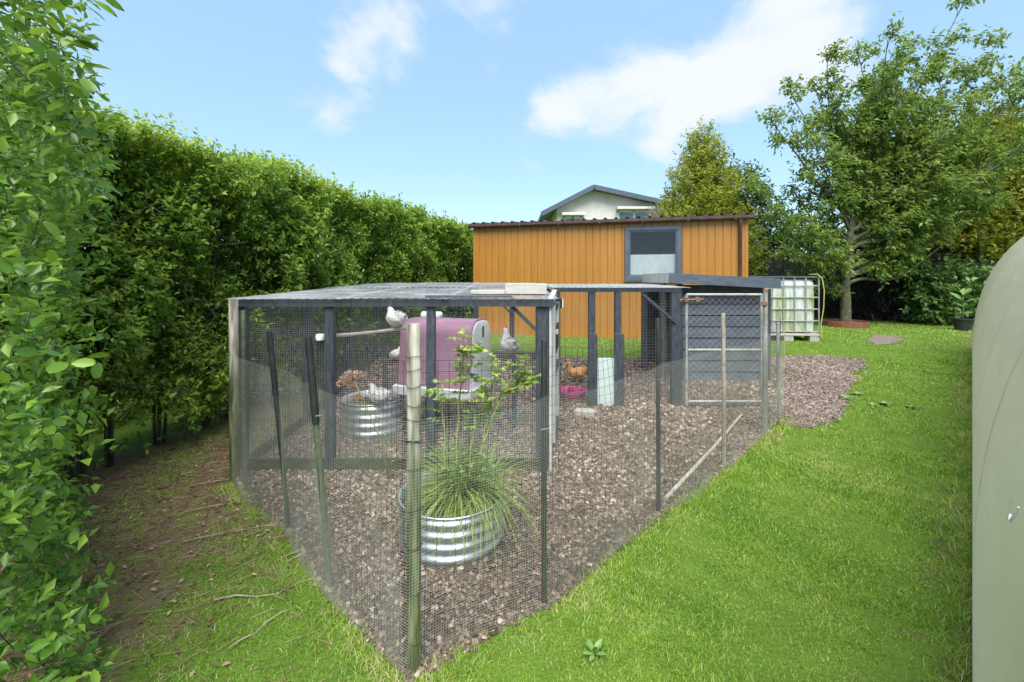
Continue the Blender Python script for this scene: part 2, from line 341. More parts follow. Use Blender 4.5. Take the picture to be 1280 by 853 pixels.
# ------------------------------------------------------------------ ground
class NX:
    """tiny node-expression helper"""
    def __init__(s, nt): s.nt = nt
    def m(s, op, a, b=None, clamp=False):
        n = s.nt.nodes.new('ShaderNodeMath'); n.operation = op; n.use_clamp = clamp
        for i, v in enumerate((a, b)):
            if v is None: continue
            if isinstance(v, (int, float)): n.inputs[i].default_value = v
            else: s.nt.links.new(v, n.inputs[i])
        return n.outputs[0]
    def step(s, v, a, b, t0=0.0, t1=1.0):
        n = s.nt.nodes.new('ShaderNodeMapRange'); n.interpolation_type = 'SMOOTHSTEP'; s.nt.links.new(v, n.inputs['Value'])
        n.inputs['From Min'].default_value = a; n.inputs['From Max'].default_value = b; n.inputs['To Min'].default_value = t0; n.inputs['To Max'].default_value = t1
        return n.outputs[0]
    def noise(s, vec, scale, detail=5, dist=0.0):
        n = s.nt.nodes.new('ShaderNodeTexNoise'); n.inputs['Scale'].default_value = scale; n.inputs['Detail'].default_value = detail; n.inputs['Distortion'].default_value = dist
        s.nt.links.new(vec, n.inputs['Vector']); return n.outputs['Fac']
    def mix(s, f, a, b):
        n = s.nt.nodes.new('ShaderNodeMix'); n.data_type = 'RGBA'
        for k, v in (('Factor', f), ('A', a), ('B', b)):
            if isinstance(v, (int, float)): n.inputs[k].default_value = v
            elif isinstance(v, tuple): n.inputs[k].default_value = (*v, 1)
            else: s.nt.links.new(v, n.inputs[k])
        return n.outputs['Result']

def mat_lawn():
    m, nt, b = new_mat('lawn_ground'); x = NX(nt); L = nt.links
    tc = nt.nodes.new('ShaderNodeTexCoord'); o = tc.outputs['Object']
    sp = nt.nodes.new('ShaderNodeSeparateXYZ'); L.new(o, sp.inputs[0]); X, Y = sp.outputs['X'], sp.outputs['Y']
    big = x.noise(o, 0.9, 4); mid = x.noise(o, 5, 6); fine = x.noise(o, 60, 5)
    gr = ramp(nt, [(0.3, (0.050, 0.095, 0.012)), (0.6, (0.095, 0.160, 0.020)), (0.8, (0.16, 0.19, 0.045))]); L.new(x.m('ADD', x.m('MULTIPLY', fine, 0.55), x.m('MULTIPLY', mid, 0.45)), gr.inputs[0])
    br = ramp(nt, [(0.3, (0.040, 0.028, 0.018)), (0.5, (0.115, 0.080, 0.050)), (0.75, (0.22, 0.165, 0.105))]); L.new(x.m('ADD', x.m('MULTIPLY', fine, 0.6), x.m('MULTIPLY', mid, 0.4)), br.inputs[0])
    # bare shaded earth between hedge and netting
    a = x.m('ADD', x.m('MULTIPLY', X, -1.0), x.m('ADD', x.m('MULTIPLY', x.m('SUBTRACT', big, 0.5), 1.6), x.m('MULTIPLY', x.m('SUBTRACT', mid, 0.5), 1.5)))
    left = x.m('MULTIPLY', x.step(a, 1.35, 1.95), x.step(x.m('ADD', x.m('SUBTRACT', X, x.m('MULTIPLY', Y, 0.24)), x.m('MULTIPLY', mid, 0.5)), -4.75, -4.35))
    left = x.m('MULTIPLY', left, x.step(Y, 12.5, 13.5, 1.0, 0.0))
    # worn strip along the polytunnel foot
    e = x.m('ABSOLUTE', x.m('SUBTRACT', X, x.m('MULTIPLY', Y, 1.0436)))
    worn = x.m('MULTIPLY', x.step(x.m('ADD', e, x.m('MULTIPLY', x.m('SUBTRACT', mid, 0.5), 1.5)), 0.0, 0.25, 1.0, 0.0), 0.7)
    moss = x.m('MULTIPLY', x.step(x.noise(o, 7.5, 6, 0.5), 0.47, 0.60), 0.75)
    c = x.mix(left, gr.outputs[0], x.mix(moss, br.outputs[0], (0.11, 0.135, 0.028))); c = x.mix(worn, c, br.outputs[0])
    L.new(c, b.inputs['Base Color']); b.inputs['Roughness'].default_value = 0.95; set_in(b, 'Specular IOR Level', 0.15)
    bp = nt.nodes.new('ShaderNodeBump'); bp.inputs['Strength'].default_value = 0.7; bp.inputs['Distance'].default_value = 0.02; L.new(fine, bp.inputs['Height']); L.new(bp.outputs[0], b.inputs['Normal'])
    return m

def grid_sheet(name, xs, ys, mat, dz=0.0, mask=None):
    X, Y = np.meshgrid(xs, ys); Z = gz(Y) + dz
    V = np.stack([X.ravel(), Y.ravel(), Z.ravel()], 1); nx = len(xs)
    i, j = np.meshgrid(np.arange(nx-1), np.arange(len(ys)-1)); a = (j*nx+i).ravel()
    F = np.stack([a, a+1, a+1+nx, a+nx], 1)
    if mask is not None:
        c = V[F].mean(1); F = F[mask(c[:, 0], c[:, 1])]
        used = np.unique(F); mp = np.full(len(V), -1); mp[used] = np.arange(len(used)); V = V[used]; F = mp[F]
    o = np_mesh(name, V, F, mat); return o

xs = np.unique(np.concatenate([np.linspace(-250, -20, 12), np.linspace(-20, 30, 101), np.linspace(30, 250, 12)]))
ys = np.unique(np.concatenate([np.linspace(-60, -5, 6), np.linspace(-5, 16, 106), np.linspace(16, 400, 20)]))
lawn = grid_sheet('lawn', xs, ys, mat_lawn()); lawn['kind'] = 'structure'

def inside(poly):
    P = np.array(poly)
    def f(x, y):
        r = np.zeros(x.shape, bool); n = len(P)
        for i in range(n):
            x0, y0 = P[i]; x1, y1 = P[(i+1) % n]
            c = ((y0 > y) != (y1 > y)) & (x < (x1-x0)*(y-y0)/((y1-y0) + 1e-12) + x0)
            r ^= c
        return r
    return f
def wob(x, y, s=1.0):
    return 0.5*np.sin(3.1*x*s+1.3*y*s)+0.3*np.sin(7.3*x*s-5.1*y*s+1.0)+0.2*np.sin(17*x*s+13*y*s)

YARD = [(-2.27, 3.60), (-1.50, 2.91), (-1.00, 2.34), (-0.42, 1.80), (0.17, 2.22), (1.04, 3.08), (1.88, 3.86), (2.74, 4.70), (3.18, 5.12), (3.85, 6.35), (3.85, 6.9), (2.1, 7.55), (-2.35, 7.75), (-2.42, 3.7)]
GRAVEL = [(3.0, 4.98), (3.25, 4.88), (3.72, 5.08), (4.15, 5.55), (5.0, 6.5), (6.0, 7.5), (5.4, 7.68), (4.6, 7.66), (3.8, 7.6), (3.7, 6.2)]
SLAB = [(8.22, 10.06), (8.66, 9.98), (8.3, 9.3), (7.54, 8.72), (7.05, 8.62), (7.5, 9.3)]
in_yard = inside(YARD); in_grav = inside(GRAVEL); in_slab = inside(SLAB)
M['bed'] = mat_noise('wood_chip_bed', [(0.3, (0.034, 0.024, 0.018)), (0.55, (0.095, 0.070, 0.053)), (0.8, (0.19, 0.145, 0.115))], 55, rough=0.95, bump=0.8, bscale=80)
M['gravel'] = mat_noise('mauve_gravel', [(0.3, (0.080, 0.060, 0.048)), (0.55, (0.165, 0.128, 0.108)), (0.8, (0.28, 0.228, 0.20))], 60, rough=0.95, bump=0.8, bscale=90)
yard = grid_sheet('wood_chip_yard', np.arange(-2.5, 3.96, 0.05), np.arange(1.7, 7.8, 0.05), M['bed'], 0.006, lambda x, y: in_yard(x, y)); yard['kind'] = 'structure'
def gmask(x, y): return in_grav(x + 0.05*wob(x, y, 2), y + 0.05*wob(y, x, 2)) & ~in_yard(x, y)
gp = grid_sheet('gravel_path', np.arange(2.9, 6.2, 0.05), np.arange(4.8, 7.8, 0.05), M['gravel'], 0.006, gmask); gp['kind'] = 'structure'
sp_ = grid_sheet('stone_path_patch', np.arange(6.9, 8.9, 0.06), np.arange(8.5, 10.2, 0.06), M['gravel'], 0.006, lambda x, y: in_slab(x+0.05*wob(x, y, 2), y)); sp_['kind'] = 'structure'

def chips(name, n, xr, yr, mask, size, label, mat, near_bias=True, lift=0.010):
    x = RNG.uniform(*xr, n*3); y = RNG.uniform(*yr, n*3)
    keep = mask(x, y)
    if near_bias: keep &= RNG.random(len(x)) < np.clip((3.4/y)**1.2, 0.18, 1)
    x = x[keep][:n]; y = y[keep][:n]; k = len(x)
    # far chips a little larger so that fewer cover
    s = size*(0.40 + 1.25*RNG.random(k)**2.0)*np.clip((y/3.2)**0.6, 0.9, 1.5)
    c = np.stack([x, y, gz(y) + lift + RNG.random(k)*0.012], 1)
    yaw = RNG.uniform(0, 2*np.pi, k); tilt = RNG.normal(0, 0.38, (k, 2))
    d = np.stack([np.cos(yaw), np.sin(yaw), tilt[:, 0]], 1); d = unit(d)
    up = unit(np.stack([tilt[:, 1]*np.sin(yaw), -tilt[:, 1]*np.cos(yaw), np.ones(k)], 1)); sd = unit(np.cross(up, d)); up = np.cross(d, sd)
    l = s[:, None]; w = (s*RNG.uniform(0.35, 0.75, k))[:, None]; h = (s*RNG.uniform(0.10, 0.25, k))[:, None]
    a = d*l*0.5; b = sd*w*0.5; t = up*h
    sk = RNG.uniform(0.5, 1.0, (k, 4, 1))
    V = np.stack([c-a*sk[:, 0]-b-t, c+a*sk[:, 1]-b-t, c+a*sk[:, 2]+b-t, c-a*sk[:, 3]+b-t, c-a*0.6*sk[:, 0]-b*0.5+t*0.6, c+a*0.7*sk[:, 2]+b*0.3+t*0.6], 1).reshape(-1, 3)
    q = np.array([[0, 1, 5], [0, 5, 4], [1, 2, 5], [2, 3, 5], [3, 4, 5], [3, 0, 4]])
    F = (np.arange(k)[:, None, None]*6 + q[None]).reshape(-1, 3)
    rnd = np.repeat(np.clip(RNG.normal(0.48, 0.23, k)+0.10*wob(x, y, 1.1)+0.06*wob(y, x, 3.0), 0, 1), 6)
    o = np_mesh(name, V, F, mat, rnd=rnd, kind='stuff'); tag(o, label, 'wood chips' if 'chip' in name else 'gravel'); return o
chips('wood_chips', 60000, (-2.45, 3.95), (1.7, 7.8), lambda x, y: in_yard(x + 0.03*wob(x, y, 3), y), 0.030, 'brown wood chips covering the ground of the netted yard', M['chips'])
M['pebbles'] = mat_leaf('mauve_stones', [(0.0, (0.065, 0.048, 0.038)), (0.5, (0.170, 0.132, 0.112)), (1.0, (0.34, 0.285, 0.255))], 0.85, 0.0, spec=0.2)
chips('gravel_stones', 16000, (2.9, 6.2), (4.8, 7.8), lambda x, y: gmask(x+RNG.normal(0, .05, len(x)), y+RNG.normal(0, .05, len(x))), 0.021, 'mauve gravel stones on the path beside the chain link gate', M['pebbles'], False)

# polytunnel line: foot runs along TD from camera-side to far end
TD = np.array([0.7220, 0.6919]); TP = np.array([0.6919, -0.7220])          # direction, outward (to the right)
def blades(name, label, n, sampler, hgt, wid, mat, lean=0.5, rlo=0.0, rhi=1.0, bias=None, cat='grass'):
    x, y = sampler(n); k = len(x)
    h = hgt*(0.5 + RNG.random(k))*np.clip((y/3.5)**0.35, 0.8, 1.5); w = wid*np.clip((y/2.6)**0.8, 0.8, 4.0)
    if bias is not None: h = h*bias(x, y)
    yaw = RNG.uniform(0, 2*np.pi, k); ln = lean*(0.3 + RNG.random(k))
    dirv = np.stack([np.cos(yaw)*ln, np.sin(yaw)*ln, np.ones(k)], 1); dirv = unit(dirv)
    ya2 = RNG.uniform(0, 2*np.pi, k); side = np.stack([np.cos(ya2), np.sin(ya2), np.zeros(k)], 1)
    c = np.stack([x, y, gz(y) - 0.004], 1)
    mid = c + dirv*(h*0.55)[:, None]; tip = mid + unit(dirv + np.stack([np.cos(yaw)*ln, np.sin(yaw)*ln, -0.25*np.ones(k)], 1))*(h*0.5)[:, None]
    sw = side*(w*0.5)[:, None]
    V = np.stack([c-sw, c+sw, mid+sw*0.8, mid-sw*0.8, tip], 1).reshape(-1, 3)
    q = np.array([[0, 1, 2], [0, 2, 3], [3, 2, 4]]); F = (np.arange(k)[:, None, None]*5 + q[None]).reshape(-1, 3)
    patch = 0.5 + 0.5*wob(x, y, 0.55)
    r = np.clip(rlo + (rhi-rlo)*(0.40*RNG.random(k) + 0.28*patch + 0.30*(0.5+0.5*wob(x, y, 1.9)) + 0.13*wob(y, x, 5.3) + 0.14*RNG.random(k)**6 + 0.02), 0, 1)
    dead = RNG.random(k) < 0.03 + 0.09*np.clip(wob(x+3, y, 0.9), 0, 1); r[dead] = 0.97
    o = np_mesh(name, V, F, mat, rnd=np.repeat(r, 3), kind='stuff'); tag(o, label, cat); return o

hoop_free = lambda x, y: (x*TP[0] + y*TP[1]) < -0.004        # left of the tunnel foot
worn = lambda x, y: (np.abs(x - 1.0436*y) + 0.5*wob(x, y, 1.3) < 0.22)
def lawn_sampler(n):
    xs_, ys_ = [], []
    for (y0, y1, frac, xm) in ((1.5, 2.6, 0.25, None), (2.6, 4.2, 0.30, None), (4.2, 7.5, 0.25, None), (7.5, 13.6, 0.20, None)):
        m = int(n*frac*2.4); y = RNG.uniform(y0, y1, m); x = RNG.uniform(-1.2, 1.16*y1 + 0.3, m)
        jx = x+RNG.normal(0, .13, m); jy = y+RNG.normal(0, .13, m)
        ok = hoop_free(x, y) & ~in_yard(x+(jx-x)*0.25, y+(jy-y)*0.25) & ~gmask(jx, jy) & ~in_slab(jx, jy) & (x < 1.25*y)
        ok &= ~((x < -0.40) & (y < 7.8)) & ~((x < 2.9) & (y > 4.9) & (y < 7.5))
        ok &= ~(worn(x, y) & (wob(y, x, 1.7) > 0.1) & (RNG.random(m) < 0.75)); ok &= ~((y > 13.0) & (x < 7))
        x = x[ok][:int(n*frac)]; y = y[ok][:int(n*frac)]; xs_.append(x); ys_.append(y)
    return np.concatenate(xs_), np.concatenate(ys_)
blades('lawn_grass', 'short bright green lawn grass beside the polytunnel', 220000, lawn_sampler, 0.026, 0.0042, M['grass'], lean=0.75, bias=lambda x, y: 0.85+0.45*np.clip(wob(x, y, 1.6)+0.3*wob(y, x, 4.1), -0.8, 1))
def left_sampler(n):
    y = RNG.uniform(1.3, 5.0, n*3); x = RNG.uniform(-3.4, -0.3, n*3)
    ok = ~in_yard(x, y) & (x > -1.2*y) & (x < -0.35 - 0.0*y) & ~((x > -2.4) & (y > 3.8))
    a = -x + 0.7*wob(x, y, 1.2) ; pr = np.clip(1.0 - (a - 0.9)/1.1, 0.0, 1.0)*0.8 + 0.32*(wob(x, y, 2.6) > 0.0)
    ok &= RNG.random(len(x)) < pr
    return x[ok][:n], y[ok][:n]
blades('mossy_grass', 'thin patchy grass on the bare earth under the hedge', 42000, left_sampler, 0.030, 0.0042, M['grass'], lean=0.9, rlo=-0.12, rhi=0.95)
def fringe_sampler(n):
    P = np.array(YARD[:9]); i = RNG.integers(0, 8, n); t = RNG.random(n)
    q = P[i]*(1-t)[:, None] + P[i+1]*t[:, None]; d = unit(P[i+1]-P[i]); nr = np.stack([d[:, 1], -d[:, 0]], 1)
    q = q + nr*RNG.normal(0.05, 0.06, n)[:, None]
    keep = RNG.random(n) < 0.35 + 0.65*(wob(q[:, 0], q[:, 1], 1.5) > 0)
    return q[keep, 0], q[keep, 1]
blades('grass_fringe', 'long yellowish grass along the foot of the netting', 12000, fringe_sampler, 0.046, 0.004, M['grass'], lean=0.9, rlo=0.25, rhi=1.15)
def tunnel_fringe(n):
    t = RNG.uniform(1.4, 11.3, n); off = np.abs(RNG.normal(0.02, 0.05, n)); q = TD[None]*t[:, None] - TP[None]*(0.004+off[:, None])
    k = RNG.random(n) < 0.5
    return q[k, 0], q[k, 1]
blades('tunnel_foot_grass', 'longer rough grass against the polytunnel foot', 16000, tunnel_fringe, 0.07, 0.004, M['grass'], lean=0.8, rlo=0.2, rhi=1.1)
# meadow beyond the hedge, only seen through the hedge's stems
def meadow_sampler(n):
    y = RNG.uniform(2.0, 14, n); x = -4.9 + 0.24*(y-2.6) - RNG.random(n)**1.3*6.0
    return x, y
blades('meadow_grass', 'tall pale meadow grass beyond the hedge', 17000, meadow_sampler, 0.50, 0.013, M['meadow_leaf'], lean=0.6)

# leaf litter under the hedge
n = 4200
x = RNG.uniform(-3.5, -0.7, n); y = RNG.uniform(1.4, 5.2, n)
ok = ~in_yard(x, y) & ~((x > -2.4) & (y > 3.75)) & (RNG.random(n) < np.clip(0.05 + (-x-1.1)/1.5, 0.03, 1)); x = x[ok]; y = y[ok]; k = len(x)
C = np.stack([x, y, gz(y) + 0.006 + 0.012*RNG.random(k)], 1); yaw = RNG.uniform(0, 6.28, k)
V, F = leaf_arrays(C, np.stack([np.cos(yaw), np.sin(yaw), RNG.normal(0, 0.15, k)], 1), np.stack([RNG.normal(0, .25, k), RNG.normal(0, .25, k), np.ones(k)], 1), RNG.uniform(0.012, 0.042, k), 0.5, 0.3, -0.1)
o = np_mesh('leaf_litter', V, F, M['litter'], rnd=np.repeat(RNG.random(k), 2), kind='stuff'); tag(o, 'brown dead leaves scattered under the hedge', 'dead leaves')
n = 5200; x = RNG.uniform(-3.5, -0.6, n); y = RNG.uniform(1.35, 5.2, n); ok = ~in_yard(x, y) & ~((x > -2.4) & (y > 3.75)) & (RNG.random(n) < np.clip(0.3 + (-x-1.0)/1.4, 0.1, 1)); x = x[ok]; y = y[ok]; k = len(x); yaw = RNG.normal(0.6, 0.9, k); ln = RNG.uniform(0.03, 0.16, k)
P = np.stack([x, y, gz(y)+0.006+0.015*RNG.random(k)], 1); Q = P+np.stack([np.cos(yaw)*ln, np.sin(yaw)*ln, RNG.normal(0, .06, k)*ln], 1); Q[:, 2] = np.maximum(Q[:, 2], gz(Q[:, 1])+0.004)
V, F = wires(P, Q, 0.0013, 3); o = np_mesh('dry_straw', V, F, M['litter'], rnd=np.repeat(0.4+0.6*RNG.random(k), 3), kind='stuff'); tag(o, 'dry straw and stalks scattered over the bare earth', 'straw')
# lying twigs
TW = [((-1.30, 2.55), 1.0, 0.55, 2), ((-1.34, 2.60), 0.85, 0.42, 0), ((-1.52, 2.25), 0.35, 0.5, 1), ((-2.05, 2.75), 0.55, 0.6, 2), ((-2.3, 3.1), 0.5, 0.7, 1),
      ((-2.55, 3.5), 0.45, 0.8, 1), ((-2.75, 3.9), 0.35, 0.6, 2), ((-1.25, 1.95), 1.2, 0.3, 0), ((-2.0, 3.3), 0.9, 0.4, 1), ((-1.6, 2.8), 1.5, 0.33, 1)]
for (x0, y0), an, ln, br in TW:
    mb = MB(); pts = []; a = an
    for i in range(6):
        t = i/5*ln; pts.append((math.cos(a)*t, math.sin(a)*t, 0.012 + 0.012*math.sin(i*1.7+an)+gnd(y0+math.sin(a)*t)-gnd(y0))); a += random.uniform(-0.12, 0.12)
    mb.tube(pts, [0.0045, 0.0042, 0.004, 0.0033, 0.0025, 0.0012], 5)
    for b_ in range(br):
        p = pts[2+b_]; aa = an + random.choice((-0.6, 0.55)); q = (p[0]+math.cos(aa)*ln*0.35, p[1]+math.sin(aa)*ln*0.35, 0.02)
        mb.tube([p, ((p[0]+q[0])/2, (p[1]+q[1])/2+0.01, 0.024), q], [0.0026, 0.002, 0.001], 5)
    o = mb.build('twig', M['twig']); o.location = (x0, y0, gnd(y0)); tag(o, 'dry fallen twig lying on the earth under the hedge', 'twig', 'fallen twigs under the hedge')
# small broad-leaved weeds in the lawn
def rosette(name, label, x, y, nl, ln, wr, upr, group=None):
    t = thing(name, label, 'weed', (x, y, gnd(y)), 0, group)
    for i in range(nl):
        a = i*2.4 + random.uniform(-.3, .3); l = ln*random.uniform(0.6, 1.0); up = random.uniform(*upr); mb = MB(); w = l*wr
        pr = [0.15, 0.7, 1.0, 0.75, 0.05]; L_ = []; 
        for j, f in enumerate(pr):
            s = j/4; r = s*l*math.cos(up); z = s*l*math.sin(up) - 0.35*l*s*s*0.6 + 0.01
            for sg in (-1, 0, 1): L_.append((r*math.cos(a) - sg*f*w/2*math.sin(a), r*math.sin(a) + sg*f*w/2*math.cos(a), z + (0.12*w if sg else 0)))
        mb.add(L_, [(j*3+k_, j*3+k_+1, j*3+k_+4, j*3+k_+3) for j in range(4) for k_ in range(2)])
        mb.build('leaf', M['weed'], t, smooth='all')
    return t
M['weed'] = mat_noise('weed_leaf', [(0.3, (0.085, 0.18, 0.035)), (0.7, (0.16, 0.27, 0.07))], 20, rough=0.5)
rosette('dock_weed', 'grey-green dock weed growing in the lawn in front of the netting corner', 0.36, 1.93, 8, 0.080, 0.36, (0.15, 1.35))
for i, (x, y) in enumerate([(4.35, 5.75), (4.62, 5.9), (4.7, 5.55), (4.95, 5.45), (4.5, 5.5)]):
    rosette('lawn_weed', 'low broad-leaved weed beside the gravel path', x, y, 10, 0.10, 0.42, (0.1, 0.7), 'weeds by the gravel path')

# ------------------------------------------------------------------ polytunnel
def mat_poly():
    m, nt, b = new_mat('algae_stained_polythene'); L = nt.links; x = NX(nt)
    tc = nt.nodes.new('ShaderNodeTexCoord'); mp = nt.nodes.new('ShaderNodeMapping'); mp.inputs['Scale'].default_value = (0.5, 0.5, 2.5); L.new(tc.outputs['Object'], mp.inputs[0])
    nz = x.noise(mp.outputs[0], 2.5, 8, 0.6); sp = nt.nodes.new('ShaderNodeSeparateXYZ'); L.new(tc.outputs['Object'], sp.inputs[0])
    alg = x.step(x.m('ADD', sp.outputs['Z'], x.m('MULTIPLY', nz, 0.9)), 0.9, 2.5)
    c1 = ramp(nt, [(0.3, (0.37, 0.375, 0.23)), (0.7, (0.48, 0.48, 0.32))]); L.new(nz, c1.inputs[0])
    c2 = ramp(nt, [(0.3, (0.47, 0.45, 0.36)), (0.7, (0.57, 0.55, 0.47))]); L.new(nz, c2.inputs[0])
    col = x.mix(alg, c1.outputs[0], c2.outputs[0]); L.new(col, b.inputs['Base Color']); b.inputs['Roughness'].default_value = 0.42
    tr = nt.nodes.new('ShaderNodeBsdfTranslucent'); tr.inputs[0].default_value = (0.82, 0.81, 0.70, 1); mx = nt.nodes.new('ShaderNodeMixShader'); mx.inputs[0].default_value = 0.55
    L.new(b.outputs[0], mx.inputs[1]); L.new(tr.outputs[0], mx.inputs[2]); L.new(mx.outputs[0], nt.nodes['Material Output'].inputs[0])
    mp2 = nt.nodes.new('ShaderNodeMapping'); mp2.inputs['Scale'].default_value = (1.2, 1.2, 5.0); mp2.inputs['Rotation'].default_value = (0.3, 0.25, 0.4); L.new(tc.outputs['Object'], mp2.inputs[0])
    wr_ = x.noise(mp2.outputs[0], 1.3, 3, 0.2)
    bp = nt.nodes.new('ShaderNodeBump'); bp.inputs['Strength'].default_value = 0.5; bp.inputs['Distance'].default_value = 0.03; L.new(x.m('ADD', wr_, x.m('MULTIPLY', nz, 0.3)), bp.inputs['Height']); L.new(bp.outputs[0], b.inputs['Normal'])
    return m
HW, HH = 1.8, 2.62
def hoop_pt(t, along, grow=0.0):
    # t in 0..pi from near foot over the top to the far foot ; superellipse
    c, s = math.cos(t), math.sin(t); e = 0.86
    sx = HW - (HW+grow)*math.copysign(abs(c)**e, c); z = (HH+grow)*abs(s)**e
    p = TD*along + TP*sx
    return (p[0], p[1], z + gnd(p[1]) - 0.015)
pt = thing('polytunnel', 'cloudy green-stained polythene garden tunnel along the lawn', 'polytunnel')
T0, T1 = 1.25, 11.4
al = np.linspace(T0, T1, 64); tt = np.linspace(0.0, math.pi, 41)
HOOPS = [T0+0.03, 3.3, 5.35, 7.4, 9.4, T1-0.03]
mb = MB(); V = []
for a in al:
    dh = min(abs(a-h) for h in HOOPS); sag = -0.030*min(1, dh/0.8)
    for t in tt: V.append(hoop_pt(t, a, sag*min(1.0, math.sin(t)*2.2)))
m_ = len(tt)
mb.add(V, [(i*m_+k, i*m_+k+1, (i+1)*m_+k+1, (i+1)*m_+k) for i in range(len(al)-1) for k in range(m_-1)])
cover = mb.build('cover', mat_poly(), pt, smooth='all')
M['hoop'] = mat_noise('chafed_cover_over_hoop', [(0.3, (0.44, 0.43, 0.31)), (0.7, (0.56, 0.55, 0.45))], 9, rough=0.5)
for h in HOOPS:
    MB().tube([hoop_pt(t, h, -0.0125) for t in np.linspace(0, math.pi, 49)], 0.012, 8).build('hoop', M['hoop'], pt, smooth='all')
M['rail'] = mat_noise('dark_damp_rail', [(0.3, (0.03, 0.026, 0.02)), (0.7, (0.08, 0.068, 0.05))], 15, rough=0.85)
for s_ in (0.0, math.pi):
    mb = MB(); ps = [hoop_pt(s_, a) for a in np.linspace(T0, T1, 24)]
    for p, q in zip(ps[:-1], ps[1:]): mb.bar((p[0]+0.03*(1 if s_ == 0 else -1), p[1]-0.03*(1 if s_ == 0 else -1), p[2]+0.03), (q[0]+0.03*(1 if s_ == 0 else -1), q[1]-0.03*(1 if s_ == 0 else -1), q[2]+0.03), 0.025, 0.06)
    mb.build('base_rail', M['rail'], pt)
for a in (T0+0.02, T1-0.02):          # end sheets with a door frame each
    mb = MB(); ring = [hoop_pt(t, a, -0.02) for t in tt]; c = tuple(np.mean(ring, 0)); mb.add(ring + [c], [(i, i+1, len(ring)) for i in range(len(ring)-1)])
    mb.build('end_sheet', M['hoop'], pt)

MB().tube([hoop_pt(0.314, 1.976, 0.001), hoop_pt(0.322, 1.95, 0.002), hoop_pt(0.318, 1.925, 0.002), hoop_pt(0.330, 1.89, 0.002), hoop_pt(0.345, 1.866, 0.002)], [0.003, 0.004, 0.0035, 0.0045, 0.0025], 6).build('torn_tape', M['white_plastic'], pt)
# ------------------------------------------------------------------ shed
SA = Vector((-0.897, 10.3, 0)); SB = Vector((4.71, 8.8, 0)); SU = (SB-SA).normalized(); SL = (SB-SA).length
shed = thing('cladded_shed', 'long shed with orange-brown vertical cladding and dark corrugated roof', 'shed', (SA.x, SA.y, gnd(9.5)), math.atan2(SU.y, SU.x))
zb, ze = -0.03, 2.50                                       # local: x along wall, y into the shed (away from the camera)
DEP = 3.2
M['clad'] = mat_noise('wood_effect_cladding', [(0.25, (0.30, 0.130, 0.018)), (0.55, (0.35, 0.158, 0.024)), (0.8, (0.395, 0.185, 0.032))], 2.2, rough=0.42, bump=0.05, bscale=20, stretch=(10, 10, 0.5), objrand=0.05)
M['brown_metal'] = mat_noise('dark_brown_metal', [(0.3, (0.045, 0.022, 0.018)), (0.7, (0.085, 0.045, 0.036))], 6, rough=0.42, objrand=0.05)
M['anthracite'] = mat_noise('anthracite_frame', [(0.3, (0.060, 0.080, 0.105)), (0.7, (0.085, 0.108, 0.138))], 5, rough=0.4)
WX0, WX1, WZ0, WZ1 = 0.5894*SL, 0.7855*SL, 1.65-0.39-0.01, 2.777-0.39
npl = 38; pw = SL/npl
def plank(x0, x1, z0, z1, nm='cladding_plank'):
    g = 0.005; r = 0.008          # proud face with slanted shoulders and a recessed joint
    xs_ = [x0, x0+g, x0+g+r, x1-g-r, x1-g, x1]; ys_ = [0.013, 0.013, 0, 0, 0.013, 0.013]
    mb = MB(); mb.add([(x, y, z) for z in (z0, z1) for x, y in zip(xs_, ys_)], [(i, i+1, i+7, i+6) for i in range(5)])
    return mb.build(nm, M['clad'], shed)
for i in range(npl):
    x0, x1 = i*pw, (i+1)*pw
    if x1 <= WX0 or x0 >= WX1: plank(x0, x1, zb, ze)
    else:
        if x0 < WX0 - 0.01: plank(x0, WX0, WZ0, WZ1)
        if x1 > WX1 + 0.01: plank(WX1, x1, WZ0, WZ1)
        plank(x0, x1, zb, WZ0); plank(x0, x1, WZ1, ze)
mb = MB()                                                 # other walls
mb.box(0.0, 0.02, 0.02, DEP, zb, ze); mb.box(SL-0.02, SL, 0.02, DEP, zb, ze+0.0); mb.box(0.02, SL-0.02, DEP-0.02, DEP, zb, ze+0.1)
mb.build('wall', M['clad'], shed)
M['inner'] = mat_noise('darkened_interior', [(0.3, (0.05, 0.045, 0.04)), (0.7, (0.09, 0.085, 0.08))], 4, rough=0.9)  # tone kept dark so the room behind the window looks unlit
MB().box(0.03, SL-0.03, 0.05, DEP-0.04, zb, zb+0.05).build('floor_panel', M['inner'], shed)
MB().box(0.03, SL-0.03, 0.90, 0.92, zb+0.05, ze+0.0).build('dark_backing', M['inner'], shed); MB().box(0.03, SL-0.03, 0.04, 0.90, ze-0.03, ze-0.01).build('light_blocker', M['inner'], shed)  # added dark sheets, back and top, that keep the window dark
for x in (0.0, SL-0.05): MB().box(x-0.004, x+0.054, -0.008, 0.018, zb, ze).build('corner_trim', M['clad'], shed)
for zz_ in (0.35, 1.45, 2.3):
    mbs = MB()
    for i in range(npl):
        x = (i+0.5)*pw
        if WX0-0.05 < x < WX1+0.05 and zz_ > WZ0-0.1: continue
        mbs.box(x-0.006, x+0.006, -0.004, 0.001, zz_-0.006, zz_+0.006)
    mbs.build('screw_heads', M['brown_metal'], shed, kind='stuff')
